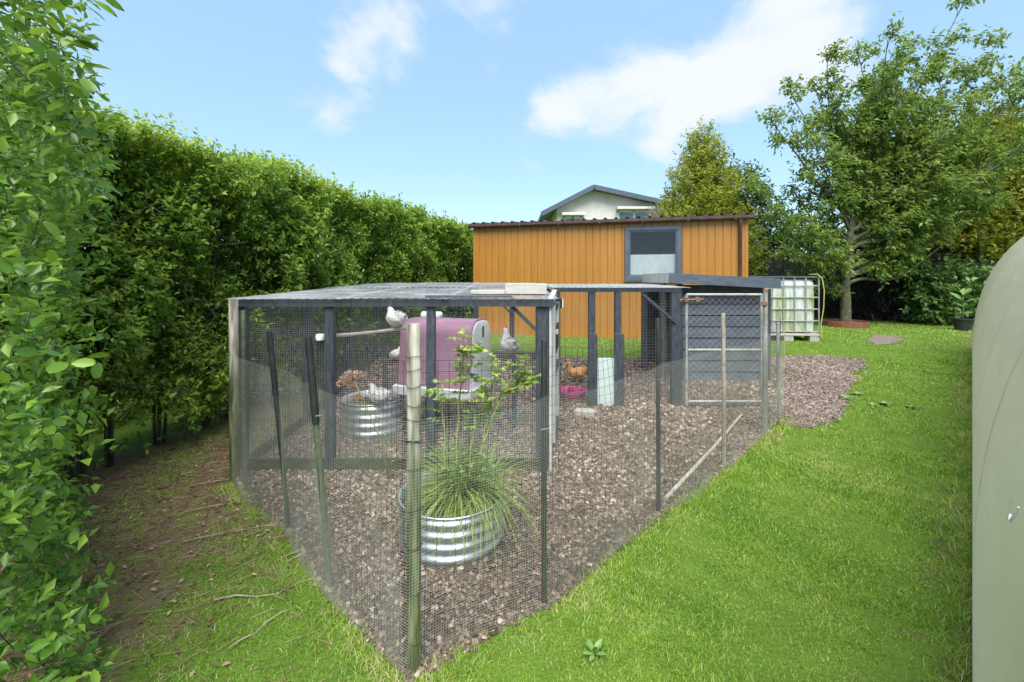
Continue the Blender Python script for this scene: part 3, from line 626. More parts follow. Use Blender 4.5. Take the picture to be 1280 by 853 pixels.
# window
wn = MB()
fw = 0.085
for a in ((WX0, WX1, WZ0, WZ0+fw), (WX0, WX1, WZ1-fw, WZ1), (WX0, WX0+fw, WZ0+fw, WZ1-fw), (WX1-fw, WX1, WZ0+fw, WZ1-fw)):
    wn.box(a[0], a[1], -0.03, 0.05, a[2], a[3], 0.004)
win = wn.build('window', M['anthracite'], shed)
ins = MB(); i0, i1, k0, k1 = WX0+fw, WX1-fw, WZ0+fw, WZ1-fw; b_ = 0.03
for a in ((i0, i1, k0, k0+b_), (i0, i1, k1-b_, k1), (i0, i0+b_, k0+b_, k1-b_), (i1-b_, i1, k0+b_, k1-b_)): ins.box(a[0]-0.001, a[1]+0.001, -0.012, 0.03, a[2]-0.001, a[3]+0.001)
ins.build('inner_frame', M['anthracite'], win)
MB().box(i0+b_, i1-b_, 0.005, 0.011, k0+b_, k1-b_).build('pane', M['glass'], win)
MB().box(i0+b_-0.005, i1-b_+0.005, 0.06, 0.066, k0+b_-0.02, k0+0.46).build('frosted_blind', M['white_plastic'], win)
MB().box(WX0-0.02, WX1+0.02, -0.06, -0.03, WZ0-0.028, WZ0-0.002).build('sill', M['anthracite'], win)
# roof: corrugated sheet ends over the gutter
mb = MB(); nb = 26; sp2 = (SL+0.16)/nb; prof = []
for i in range(nb):
    x = -0.08 + i*sp2
    prof += [(x, 0), (x+sp2*0.32, 0), (x+sp2*0.40, 0.034), (x+sp2*0.58, 0.034), (x+sp2*0.66, 0)]
prof.append((SL+0.08, 0)); n = len(prof); pit = 0.085
V = []
for yy in (-0.10, DEP+0.12):
    V += [(x, yy, ze+0.055+z+pit*(yy+0.1)) for x, z in prof]
mb.add(V, [(i, i+1, n+i+1, n+i) for i in range(n-1)]); mb.build('roof_sheet', M['brown_metal'], shed)
mb = MB(); mb.box(-0.02, SL+0.02, -0.03, -0.0105, ze-0.02, ze+0.05); mb.build('fascia', M['brown_metal'], shed)
mb = MB(); G = [(-0.032, 0.045), (-0.032, -0.02), (-0.06, -0.045), (-0.11, -0.045), (-0.135, -0.01), (-0.135, 0.045), (-0.125, 0.045), (-0.125, -0.005), (-0.105, -0.035), (-0.065, -0.035), (-0.042, -0.015), (-0.042, 0.045)]
secs = [[(x, y, z+ze) for y, z in G] for x in (-0.10, SL+0.10)]; mb.loft(secs); gut = mb.build('gutter', M['brown_metal'], shed)
for i in range(7):
    x = 0.25 + i*(SL-0.5)/6; MB().box(x-0.012, x+0.012, -0.139, -0.02, ze-0.049, ze+0.05).build('bracket', M['brown_metal'], gut)
dx = 0.974*SL
MB().tube([(dx, -0.085, ze-0.04), (dx, -0.085, ze-0.12), (dx, -0.055, ze-0.2), (dx, -0.055, 1.25)], 0.034, 10).build('downpipe', M['brown_metal'], shed, smooth=True)
MB().tube([(dx, -0.055, 1.29), (dx, -0.055, 1.22), (dx+0.03, -0.06, 1.18)], 0.042, 10).build('pipe_shoe', M['anthracite'], shed, smooth=True)
MB().tube([(dx+0.03, -0.055, 1.24), (dx+0.1, -0.06, 1.27), (dx+0.16, -0.05, 1.22), (dx+0.2, -0.03, 1.14), (dx+0.21, 0.02, 1.0), (dx+0.2, 0.015, 0.05)], 0.012, 6).build('cable', M['black_plastic'], shed, smooth=True)

# ------------------------------------------------------------------ far house
hs = thing('white_gabled_house', 'white rendered house with grey gabled roof rising behind the shed', 'house', (0, 30, gnd(30)))
M['render'] = mat_noise('white_render', [(0.3, (0.60, 0.555, 0.52)), (0.7, (0.70, 0.65, 0.62))], 3, rough=0.85, bump=0.1)
M['roof_grey'] = mat_noise('grey_roof', [(0.3, (0.10, 0.115, 0.13)), (0.7, (0.16, 0.18, 0.20))], 6, rough=0.7)
zr = 7.58; pk = 5.44; el, er = (1.96, 5.78), (11.6, 6.22)       # ridge and eaves (x, z)
def roofz(x): return zr + (x-pk)*((zr-el[1])/(pk-el[0]) if x < pk else (er[1]-zr)/(er[0]-pk))
x0, x1 = 3.05, 10.9
mb = MB(); f = [(x0, 0), (x1, 0), (x1, roofz(x1)-0.25), (pk, zr-0.25), (x0, roofz(x0)-0.25)]
mb.add([(x, 0.0, z) for x, z in f] + [(x, 9.0, z) for x, z in f], [(0, 1, 2, 3, 4), (9, 8, 7, 6, 5), (0, 5, 6, 1), (1, 6, 7, 2), (4, 9, 5, 0)]); mb.build('wall', M['render'], hs)
rf = MB()
for a, b in ((el, (pk, zr)), ((pk, zr), er)):
    rf.add([(a[0], -0.7, a[1]), (b[0], -0.7, b[1]), (b[0], 9.6, b[1]), (a[0], 9.6, a[1]), (a[0], -0.7, a[1]-0.24), (b[0], -0.7, b[1]-0.24), (b[0], 9.6, b[1]-0.24), (a[0], 9.6, a[1]-0.24)], [(0, 1, 2, 3), (7, 6, 5, 4), (0, 4, 5, 1), (1, 5, 6, 2), (2, 6, 7, 3), (3, 7, 4, 0)])
roof = rf.build('roof', M['roof_grey'], hs)
for a, b in ((el, (pk, zr)), ((pk, zr), er)):
    MB().bar((a[0], -0.73, a[1]-0.14), (b[0], -0.73, b[1]-0.14), 0.05, 0.30).build('barge_board', M['anthracite'], roof)
M['pane_dark'], _nt, _b = new_mat('house_glass'); _b.inputs['Base Color'].default_value = (0.12, 0.14, 0.16, 1); _b.inputs['Roughness'].default_value = 0.05; set_in(_b, 'Specular IOR Level', 1.0)
for (wx0, wx1, wz0, wz1) in ((3.5, 4.75, 4.5, 5.55), (7.2, 9.4, 4.2, 5.95)):
    w = MB(); 
    for a in ((wx0, wx1, wz0, wz0+.1), (wx0, wx1, wz1-.1, wz1), (wx0, wx0+.1, wz0, wz1), (wx1-.1, wx1, wz0, wz1), ((wx0+wx1)/2-.05, (wx0+wx1)/2+.05, wz0, wz1)): w.box(a[0], a[1], -0.05, 0.05, a[2], a[3])
    w = w.build('window', M['white_plastic'], hs); MB().box(wx0+0.05, wx1-0.05, -0.02, -0.01, wz0+0.05, wz1-0.05).build('pane', M['pane_dark'], w)
    MB().box(wx0-0.15, wx1+0.15, -0.55, -0.003, wz1+0.06, wz1+0.22).build('hood', M['render'], hs)

# ------------------------------------------------------------------ wire panels
def panel_wires(p0, p1, z0a, z1a, z0b, z1b, cell, cz=None):
    """rectangular mesh between ground points p0,p1 (x,y); heights z0..z1 at both ends"""
    p0 = np.array(p0, float); p1 = np.array(p1, float); Ln = np.linalg.norm(p1-p0); cz = cz or cell
    n = max(2, int(round(Ln/cell))+1); t = np.linspace(0, 1, n)
    A = np.column_stack([p0+(p1-p0)*t[:, None], z0a+(z0b-z0a)*t]); B = np.column_stack([p0+(p1-p0)*t[:, None], z1a+(z1b-z1a)*t])
    m = max(2, int(round((z1a-z0a)/cz))+1); s = np.linspace(0, 1, m)
    C = np.column_stack([np.tile(p0, (m, 1)), z0a+(z1a-z0a)*s]); D = np.column_stack([np.tile(p1, (m, 1)), z0b+(z1b-z0b)*s])
    return np.concatenate([A, C]), np.concatenate([B, D])
def mesh_panel(name, parent, mat, rad, *args):
    P, Q = panel_wires(*args); V, F = wires(P, Q, rad); return np_mesh(name, V, F, mat, parent, kind='stuff')

# ------------------------------------------------------------------ chicken run
FY, BY = 3.82, 7.6; LX, RX = -2.33, 0.33
zt = lambda y: 1.425 + (y-FY)*0.025                         # underside of the roof sheets
run = thing('chicken_run', 'roofed timber and wire mesh chicken run painted dark grey', 'chicken run')
def post(x, y, w=0.075, d=0.075, top=None, parent=run, m='grey_paint', z0=None):
    z0 = gnd(y)-0.03 if z0 is None else z0
    return MB().box(x-w/2, x+w/2, y-d/2, y+d/2, z0, zt(y) if top is None else top, 0.004).build('post', M[m], parent)
for x in (LX, -1.572, -0.70, RX-0.07): post(x, FY, 0.072 if x not in (RX-0.07,) else 0.10)
for y in (5.05, 6.3, BY): post(LX, y, 0.09, 0.11)
for x in (-1.5, -0.62, 0.0, 0.45): post(x, BY, 0.085, 0.085)
post(RX+0.16, 5.52, 0.09, 0.09)
for (p, q, w, h) in (((LX-0.05, FY-0.04, 1.452), (RX+0.03, FY-0.04, 1.452), 0.05, 0.062), ((LX, FY, zt(FY)+0.02), (LX, BY, zt(BY)+0.02), 0.05, 0.07),
                     ((LX, BY, zt(BY)+0.02), (0.5, BY, zt(BY)+0.02), 0.05, 0.07), ((LX, 5.6, zt(5.6)+0.015), (RX+0.1, 5.6, zt(5.6)+0.015), 0.045, 0.06)):
    MB().bar(p, q, w, h).build('top_rail', M['grey_paint'], run)
MB().bar((RX+0.0, FY-0.02, zt(FY)+0.025), (RX+0.21, 5.54, zt(5.54)+0.025), 0.05, 0.07).build('top_rail', M['pale_timber'], run)
M['damp_board'] = mat_noise('damp_green_board', [(0.3, (0.025, 0.028, 0.018)), (0.7, (0.075, 0.08, 0.045))], 10, rough=0.9, stretch=(1, 5, 5))
for (p, q) in (((LX, FY-0.01), (RX-0.12, FY-0.01)), ((LX, FY), (LX, BY)), ((LX, BY), (0.4, BY))):
    n_ = 12
    mb = MB()
    for i in range(n_):
        a = [p[k]+(q[k]-p[k])*i/n_ for k in (0, 1)]; b = [p[k]+(q[k]-p[k])*(i+1)/n_ for k in (0, 1)]
        mb.bar((a[0], a[1], gnd(a[1])+0.045), (b[0], b[1], gnd(b[1])+0.045), 0.03, 0.13)
    mb.build('kick_board', M['damp_board'], run)
for (p, q, w) in (((0.0, FY-0.005, 1.42), (0.235, FY-0.005, 1.19), 0.05), ((-0.47, BY-0.03, 1.5), (0.0, BY-0.03, 1.06), 0.05)):
    MB().bar(p, q, 0.03, w, (0, 1, 0)).build('corner_brace', M['grey_paint'], run)
mesh_panel('front_mesh', run, M['mesh'], 0.00062, (LX, FY+0.042), (RX-0.1, FY+0.042), 0.02, 1.44, 0.02, 1.44, 0.0195)
mesh_panel('side_mesh', run, M['mesh_dark'], 0.0007, (LX-0.05, FY), (LX-0.05, BY), 0.0, 1.44, 0.27, 1.52, 0.03)
mesh_panel('back_mesh', run, M['mesh_dark'], 0.0008, (LX, BY+0.05), (0.48, BY+0.05), 0.28, 1.52, 0.28, 1.52, 0.036)
# clear corrugated roof sheets
m, nt, b = new_mat('weathered_clear_sheet'); x_ = NX(nt)
tcn = nt.nodes.new('ShaderNodeTexCoord'); nz_ = x_.noise(tcn.outputs['Object'], 3.0, 7, 0.4)
rp_ = ramp(nt, [(0.3, (0.36, 0.39, 0.40)), (0.7, (0.60, 0.64, 0.65))]); nt.links.new(nz_, rp_.inputs[0]); nt.links.new(rp_.outputs[0], b.inputs['Base Color']); b.inputs['Roughness'].default_value = 0.75
tr = nt.nodes.new('ShaderNodeBsdfTransparent'); tl = nt.nodes.new('ShaderNodeBsdfTranslucent'); tl.inputs[0].default_value = (0.8, 0.83, 0.83, 1)
m1 = nt.nodes.new('ShaderNodeMixShader'); m1.inputs[0].default_value = 0.5; nt.links.new(b.outputs[0], m1.inputs[1]); nt.links.new(tl.outputs[0], m1.inputs[2])
m2 = nt.nodes.new('ShaderNodeMixShader'); nt.links.new(x_.step(nz_, 0.35, 0.7, 0.55, 0.28), m2.inputs[0]); nt.links.new(m1.outputs[0], m2.inputs[1]); nt.links.new(tr.outputs[0], m2.inputs[2])
nt.links.new(m2.outputs[0], nt.nodes['Material Output'].inputs[0]); M['clear_sheet'] = m
def roof_sheet(x0, x1, y0, y1, dz, parent, zf, fold=False):
    n_ = int((x1-x0)/0.019); V = []
    for yy in np.linspace(y0, y1, 3):
        for i in range(n_+1):
            x = x0+(x1-x0)*i/n_; V.append((x + (0.1235*(yy-FY) if fold else 0), yy, zf(yy)+dz+0.0028*math.sin(x*2*math.pi/0.076)))
    mb = MB(); mb.add(V, [(r*(n_+1)+i, r*(n_+1)+i+1, (r+1)*(n_+1)+i+1, (r+1)*(n_+1)+i) for r in range(2) for i in range(n_)])
    o = mb.build('roof_sheet', M['clear_sheet'], parent, smooth='all'); return o
zroof = lambda y: zt(y)+0.066
for i, (a, b_) in enumerate(((-2.42, -1.45), (-1.52, -0.55), (-0.62, 0.40))):
    roof_sheet(a, b_, FY-0.10, 5.8, 0.004*(i % 2), run, zroof); roof_sheet(a, b_+0.0, 5.68, BY+0.12, 0.010+0.004*(i % 2), run, zroof)
# things lying on the run's roof
def loose(name, label, cat, x0, x1, y0, y1, z0, z1, mat, rz=0.0, group=None, bev=0.003):
    cx, cy = (x0+x1)/2, (y0+y1)/2
    o = MB().box(x0-cx, x1-cx, y0-cy, y1-cy, 0, z1-z0, bev).build(name, mat); o.location = (cx, cy, z0); o.rotation_euler = (0, 0, rz); return tag(o, label, cat, group)
zq = zroof(4.4)+0.006
bx = thing('shallow_roof_box', 'pale weathered timber box frame lying on the run roof', 'box', (0.145, 4.40, zq), R(-4))
for a in ((-0.20, 0.20, -0.15, -0.13, 0, 0.10), (-0.20, 0.20, 0.13, 0.15, 0, 0.10), (-0.2, -0.18, -0.13, 0.13, 0, 0.098), (0.18, 0.2, -0.13, 0.13, 0, 0.098)): MB().box(*a, 0.003).build('side_board', M['weathered_board'], bx)
MB().box(-0.178, 0.178, -0.128, 0.128, 0.0, 0.012).build('bottom_board', M['weathered_board'], bx)
loose('roof_plank', 'pale plank lying on the run roof beside the box frame', 'plank', -0.40, -0.065, 4.28, 4.42, zroof(4.3)+0.008, zroof(4.3)+0.046, M['weathered_board'], R(-3))
loose('roof_plank', 'long thin grey lath resting along the front edge of the run roof', 'plank', -0.75, 0.0, FY-0.02, FY+0.05, zroof(FY)+0.008, zroof(FY)+0.026, M['slate_board'], R(1.0))
# right side wall of the run with its door standing in the frame
mesh_panel('door_side_mesh', run, M['mesh'], 0.0008, (RX+0.02, FY+0.06), (RX+0.19, 5.5), 0.02, 1.42, 0.06, 1.46, 0.025)
post(RX+0.0, FY+0.0, 0.022, 0.072, None, run, 'pale_timber')
dr = thing('run_door', 'narrow mesh run door with pale timber edges standing ajar', 'door', (0.40, 4.28, 0.0), math.atan2(1.0, 0.16))
for a in ((0.0, 0.05, 0.06, 1.40), (0.70, 0.75, 0.06, 1.40)): MB().box(a[0], a[1], -0.02, 0.02, a[2], a[3], 0.003).build('stile', M['pale_timber'], dr)
for z in (0.06, 0.70, 1.34): MB().box(0.05, 0.70, -0.018, 0.018, z, z+0.06, 0.003).build('rail', M['grey_paint'], dr)
MB().box(0.06, 0.60, -0.024, 0.0, 0.92, 1.18).build('dark_panel', M['black_plastic'], dr)
mesh_panel('door_mesh', dr, M['mesh'], 0.0008, (0.03, 0.021), (0.72, 0.021), 0.08, 1.38, 0.08, 1.38, 0.025)
MB().box(0.02, 0.10, -0.045, -0.02, 1.12, 1.16).build('latch_block', M['weathered_board'], dr)
MB().box(0.0, 0.75, -0.02, 0.02, -0.02, 0.06).build('threshold', M['damp_board'], dr)
# controller box with a dangling wire
cb = thing('coop_door_controller', 'small black control box with dangling wire on the run corner post', 'control box', (0.585, 5.46, 1.30))
MB().box(-0.03, 0.035, -0.035, 0.015, 0, 0.125, 0.006).build('case', M['black_plastic'], cb); MB().box(0.035, 0.045, -0.03, 0.01, 0.01, 0.115).build('edge_plate', M['white_plastic'], cb)
MB().tube([(0, -0.02, 0.01), (0.0, -0.03, -0.06), (-0.03, -0.03, -0.10), (-0.045, -0.01, -0.04)], 0.004, 5).build('wire', M['black_plastic'], cb)

# second, open-fronted frame to the right
fr = thing('mesh_lean_to_frame', 'grey timber frame with wire mesh between the chicken run and the slatted coop', 'run frame')
y2 = 5.54; tz = 1.50
for x, w in ((0.57, 0.07), (1.0, 0.085), (1.325, 0.075), (2.06, 0.13)):
    post(x, y2, w, 0.075, tz, fr)
for x, w in ((1.005, 0.115), (1.335, 0.12)): MB().box(x-w/2, x+w/2, y2-0.062, y2-0.038, gnd(y2)-0.02, 0.98, 0.003).build('post_plate', M['grey_paint'], fr)
MB().bar((0.53, y2-0.01, tz+0.025), (2.12, y2-0.01, tz+0.025), 0.06, 0.055).build('top_rail', M['grey_paint'], fr)
MB().bar((1.64, y2-0.045, 1.46), (2.04, y2-0.045, 1.12), 0.03, 0.05, (0, 1, 0)).build('corner_brace', M['grey_paint'], fr)
for x, y in ((0.57, 7.0), (2.1, 7.0)): MB().box(x-0.04, x+0.04, y-0.04, y+0.04, gnd(y)-0.03, tz+0.03).build('post', M['grey_paint'], fr)
for p, q in (((0.57, y2, tz+0.02), (0.57, 7.0, tz+0.05)), ((2.1, y2, tz+0.02), (2.1, 7.0, tz+0.05)), ((0.53, 7.0, tz+0.05), (2.14, 7.0, tz+0.05))): MB().bar(p, q, 0.045, 0.055).build('side_rail', M['pale_timber'], fr)
mesh_panel('front_mesh', fr, M['mesh_dark'], 0.0009, (0.6, y2+0.045), (2.0, y2+0.045), 0.08, 1.5, 0.08, 1.5, 0.037)
mesh_panel('roof_mesh', fr, M['mesh_dark'], 0.0010, (0.55, 6.99), (2.12, 6.99), 0.9, 1.55, 0.9, 1.55, 0.05)
zq2 = lambda y: tz+0.056+0.018*(y-y2)
n_ = int(1.75/0.019); V = []
for yy in (y2-0.1, 6.3, 7.1):
    for i in range(n_+1): x = 0.46+1.75*i/n_; V.append((x, yy, zq2(yy)+0.004*math.sin(x*2*math.pi/0.076)))
mb = MB(); mb.add(V, [(r*(n_+1)+i, r*(n_+1)+i+1, (r+1)*(n_+1)+i+1, (r+1)*(n_+1)+i) for r in range(2) for i in range(n_)]); mb.build('roof_sheet', M['clear_sheet'], fr, smooth='all')
o = loose('mint_board', 'pale mint board standing upright between two grey posts', 'board', 1.045, 1.29, y2-0.02, y2-0.005, gnd(y2)+0.0, gnd(y2)+0.60, M['mint_panel'])
o = loose('concrete_block', 'rough concrete block lying on the wood chips below the mint board', 'block', 0.74, 0.98, 5.16, 5.30, 0.02, 0.11, M['concrete'], R(-12), None, 0.008)
tr_ = thing('magenta_feeding_tray', 'magenta plastic feeding tray tipped on the ground inside the run frame', 'tray', (0.78, 5.86, gnd(5.86)+0.005), 0.3)
MB().lathe([(0.0, 0.012), (0.15, 0.012), (0.19, 0.085), (0.205, 0.085), (0.205, 0.075), (0.165, 0.0), (0.0, 0.0)], 28).build('bowl', M['magenta'], tr_, smooth=True)
MB().lathe([(0.0, 0.013), (0.05, 0.02), (0.04, 0.12), (0.0, 0.14)], 16).build('centre_cone', M['magenta'], tr_, smooth=True)
mb = MB().tube([(1.13, 3.25, 0.035), (1.9, 4.2, 0.03), (2.70, 5.18, gnd(5.18)+0.03)], [0.016, 0.015, 0.012], 8)
tag(mb.build('long_pole', M['cane'], smooth=True), 'long bleached pole lying on the wood chips inside the netting', 'pole')

# ------------------------------------------------------------------ perches
pl = thing('wooden_perch', 'pale wooden perch pole running from the run front to the plum hen house', 'perch')
MB().tube([(-1.66, 3.86, 1.150), (-1.36, 4.16, 1.148), (-1.02, 4.60, 1.155)], [0.017, 0.017, 0.015], 8).build('pole', M['cane'], pl, smooth=True)
MB().lathe([(0, -0.03), (0.035, -0.025), (0.04, 0.0), (0.035, 0.025), (0, 0.03)], 14).build('end_knob', M['white_plastic'], pl, smooth=True).location = (-1.67, 3.84, 1.15)
p2 = thing('low_perch', 'grey timber perch bar between the plum hen house and the run door wall', 'perch')
MB().bar((-0.24, 4.90, 0.805), (0.44, 4.72, 0.805), 0.035, 0.035).build('bar', M['grey_paint'], p2)
MB().bar((0.02, 4.83, 0.0), (0.02, 4.83, 0.79), 0.05, 0.05).build('upright', M['grey_paint'], p2)
p3 = thing('back_perch', 'dark perch rail behind the plum hen house', 'perch')
MB().bar((-1.75, 5.9, 0.56), (-0.3, 5.9, 0.56), 0.04, 0.04).build('bar', M['bark'], p3)
for x in (-1.7, -0.4): MB().bar((x, 5.9, 0.05), (x, 5.9, 0.545), 0.05, 0.05).build('upright', M['bark'], p3)

# ------------------------------------------------------------------ plum hen house
eg = thing('plastic_hen_house', 'plum plastic hen house with white end panel on a dark green stand', 'hen house', (-0.735, 4.88, 0.0), R(-17))
def arch(sd, sz, y_in=0.0, n=20):
    """cross-section (y,z): flat bottom, leaning sides, round top; sd = half depth"""
    P = []; z0, zs, z1 = 0.53, 1.00, 1.225
    P.append((-sd, z0)); 
    for i in range(n+1):
        t = math.pi*i/n; c_ = math.cos(t); yy = -math.copysign(abs(c_)**0.62, c_); zz = math.sin(t)**0.72 if 0 < i < n else 0.0
        P.append((yy*sd*(0.80 + 0.0), zs + (z1-zs)*zz*sz))
    P.append((sd, z0)); return P
def ring(x, sd, sz): return [(x, y, z) for y, z in arch(sd, sz)]
mb = MB(); mb.loft([ring(-0.425, 0.30, 0.90), ring(-0.39, 0.33, 1.0), ring(0.0, 0.335, 1.0), ring(0.36, 0.33, 0.99), ring(0.40, 0.32, 0.95)]); mb.build('body', M['plum_plastic'], eg, smooth=True)
mb = MB(); mb.loft([ring(0.385, 0.338, 1.025), ring(0.415, 0.338, 1.025)]); mb.build('rim', M['plum_plastic'], eg, smooth=True)
mb = MB(); mb.loft([ring(0.416, 0.31, 0.93), ring(0.432, 0.31, 0.93), ring(0.44, 0.29, 0.87)]); ep = mb.build('end_panel', M['white_plastic'], eg, smooth=True)
MB().box(0.438, 0.447, -0.025, 0.025, 1.03, 1.15, 0.004).build('handle_slot', M['black_plastic'], ep)
MB().box(0.438, 0.444, -0.22, 0.10, 0.60, 0.615).build('groove', M['feather_grey'], ep)
mb = MB(); secs = []
for z, g_ in ((0.425, -0.02), (0.44, 0.0), (0.525, 0.01), (0.536, 0.0)):
    secs.append([(-0.44-g_, -0.345-g_, z), (0.445+g_, -0.345-g_, z), (0.445+g_, 0.345+g_, z), (-0.44-g_, 0.345+g_, z)])
mb.loft(secs); mb.build('base_tray', M['white_plastic'], eg)
cp = MB().tube([(-0.29, 0, 1.245), (-0.28, 0, 1.25), (-0.06, 0, 1.252), (-0.05, 0, 1.247)], [0.03, 0.045, 0.045, 0.03], 14); cp.build('roof_cap', M['white_plastic'], eg, smooth=True)
for x in (-0.38, 0.38):
    for y in (-0.29, 0.29): MB().tube([(x, y, 0.43), (x*1.06, y*1.08, -0.01)], 0.016, 8).build('leg', M['dark_green'], eg, smooth=True)
for x in (-0.38, 0.38): MB().tube([(x*1.03, -0.30, 0.2), (x*1.03, 0.30, 0.2)], 0.012, 6).build('stand_bar', M['dark_green'], eg, smooth=True)

# ------------------------------------------------------------------ corrugated steel planters
def planter(label, x, y, r, h, ribs, mat):
    t = thing('corrugated_planter', label, 'planter', (x, y, gnd(y)))
    prof = [(r*0.985, -0.01)]
    for i in range(ribs*10+1):
        z = 0.012 + (h-0.03)*i/(ribs*10); prof.append((r + 0.018*(0.5-0.5*math.cos(2*math.pi*i/10)) - 0.006, z))
    prof += [(r+0.012, h-0.014), (r+0.016, h-0.006), (r+0.008, h), (r-0.004, h-0.004), (r-0.012, h-0.10)]
    MB().lathe(prof, 56).build('wall', mat, t, smooth='all')
    MB().lathe([(r-0.008, h-0.075), (r*0.6, h-0.055), (0.0, h-0.05)], 40).build('soil', M['soil'], t, smooth='all'); return t
planter('corrugated steel ring planter holding the tussock grass and rose', -0.385, 2.83, 0.325, 0.30, 4, M['galv'])
planter('corrugated steel ring planter beside the plum hen house', -1.50, 4.78, 0.32, 0.37, 4, M['galv'])

# ------------------------------------------------------------------ slatted coop behind the gate
cw = thing('slatted_coop', 'slate blue horizontal board coop with sloping roof behind the chain link gate', 'coop')
cy = 6.45; zg = gnd(cy)-0.03; cx0, cx1 = 2.48, 3.70; bh = 0.165
ctop = lambda x: 1.60 - (x-2.23)*0.055
i = 0; z = zg
while z < 1.38:
    mb = MB(); z1 = min(z+bh, 1.50)
    V = [(cx0, cy+0.012, z), (cx1, cy+0.012, z), (cx1, cy-0.016, z+0.012), (cx0, cy-0.016, z+0.012), (cx0, cy, z1-0.006), (cx1, cy, z1-0.006), (cx0, cy+0.02, z1-0.006), (cx1, cy+0.02, z1-0.006), (cx0, cy+0.02, z), (cx1, cy+0.02, z)]
    mb.add(V, [(0, 1, 2, 3), (3, 2, 5, 4), (4, 5, 7, 6), (0, 3, 4, 6, 8), (1, 9, 7, 5, 2), (6, 7, 9, 8)]); mb.build('board', M['slate_board'], cw); z += bh; i += 1
MB().box(cx0-0.01, cx1, cy-0.002, cy+0.03, 1.46, 1.575).build('head_board', M['grey_paint'], cw)
for x in (2.2, cx0-0.03, cx1+0.03): MB().box(x-0.035, x+0.035, cy-0.04, cy+0.035, zg, ctop(x)-0.0, 0.003).build('post', M['grey_paint'], cw)
for x in (2.2, cx1+0.03): MB().box(x-0.035, x+0.035, 7.3, 7.37, zg, ctop(x)).build('post', M['grey_paint'], cw)
MB().box(cx1+0.0, cx1+0.02, cy+0.04, 7.3, zg, 1.5).build('end_wall', M['slate_board'], cw); MB().box(2.2, cx1, 7.34, 7.36, zg, 1.5).build('back_wall', M['black_plastic'], cw)
mesh_panel('opening_mesh', cw, M['mesh_dark'], 0.0012, (2.2, cy-0.045), (cx0-0.03, cy-0.045), 0.2, 1.5, 0.2, 1.5, 0.04)
rz = lambda x: 1.735 - (x-2.23)*0.052
mb = MB(); a0, a1, b0, b1 = 2.23, 3.76, 6.22, 7.45
V = [(x, y, rz(x)+dz) for dz in (-0.04, 0.0) for x, y in ((a0, b0), (a1, b0), (a1, b1), (a0, b1))]; mb.add(V, [(0, 3, 2, 1), (4, 5, 6, 7), (0, 1, 5, 4), (1, 2, 6, 5), (2, 3, 7, 6), (3, 0, 4, 7)]); mb.build('roof', M['grey_paint'], cw)
mb = MB(); V = [(x, y, rz(x)+dz) for y in (b0-0.03, b0-0.001) for x in (a0-0.02, a1+0.02) for dz in (-0.13, 0.01)]; mb.add(V, [(0, 2, 3, 1), (4, 5, 7, 6), (0, 1, 5, 4), (2, 6, 7, 3), (1, 3, 7, 5), (0, 4, 6, 2)]); mb.build('fascia', M['slate_board'], cw)
mb = MB(); V = [(x, y, rz(a0)+dz) for x in (a0-0.025, a0-0.001) for y in (b0+0.0, b1) for dz in (-0.13, 0.012)]; mb.add(V, [(0, 2, 3, 1), (4, 5, 7, 6), (0, 1, 5, 4), (2, 6, 7, 3), (1, 3, 7, 5), (0, 4, 6, 2)]); mb.build('fascia', M['pale_timber'], cw)

# ------------------------------------------------------------------ chain link gate
gt = thing('chain_link_gate', 'galvanised tube gate with chain link mesh and rusty latch', 'gate', (0, 5.46, 0))
g0, g1, h0, h1, hm = 2.16, 3.09, gnd(5.46)+0.03, 1.465, 0.78
for p, q in (((g0, 0, h0-0.0), (g0, 0, h1)), ((g1, 0, h0), (g1, 0, h1)), ((g0, 0, h1), (g1, 0, h1)), ((g0, 0, hm), (g1, 0, hm)), ((g0, 0, h0+0.05), (g1, 0, h0+0.05))):
    MB().tube([p, q], 0.020 if p[0] == q[0] else 0.018, 10).build('frame_tube', M['galv_tube'], gt, smooth=True)
MB().tube([(g1+0.055, 0.01, -0.03), (g1+0.055, 0.01, 1.52)], 0.028, 12).build('hinge_post', M['galv_tube'], gt, smooth=True)
MB().lathe([(0.0, 0.03), (0.02, 0.022), (0.032, 0.0), (0.032, -0.02)], 12, (g1+0.055, 0.01, 1.52)).build('post_cap', M['rust'], gt, smooth=True)
for z in (0.25, 1.36): MB().box(g1-0.01, g1+0.06, -0.03, 0.035, z-0.025, z+0.025, 0.004).build('hinge', M['rust'], gt)
lt = MB().tube([(g0-0.09, -0.02, 1.40), (g0+0.20, -0.03, 1.41)], 0.011, 8).build('latch_bar', M['rust'], gt, smooth=True)
for x in (g0-0.02, g0+0.12): MB().box(x-0.02, x+0.03, -0.045, 0.02, 1.375, 1.435, 0.004).build('latch_bracket', M['rust'], gt)
P, Q = [], []; dgn = 0.078
W_, H_ = g1-g0, h1-h0
k = -H_
while k < W_:
    for sg in (1, -1):
        # line x = k + s (sg=1) or x = k+H - s
        a, b = 0.0, H_
        if sg == 1: a = max(0, -k); b = min(H_, W_-k)
        else: a = max(0, k+H_-W_); b = min(H_, k+H_)
        if b > a:
            xa, xb = (k+a, k+b) if sg == 1 else (k+H_-a, k+H_-b); dy = 0.0025*sg
            P.append((g0+xa, dy, h0+a)); Q.append((g0+xb, dy, h0+b))
    k += dgn
V, F = wires(P, Q, 0.0016, 4); np_mesh('chain_link', V, F, M['galv_tube'], gt, kind='stuff')

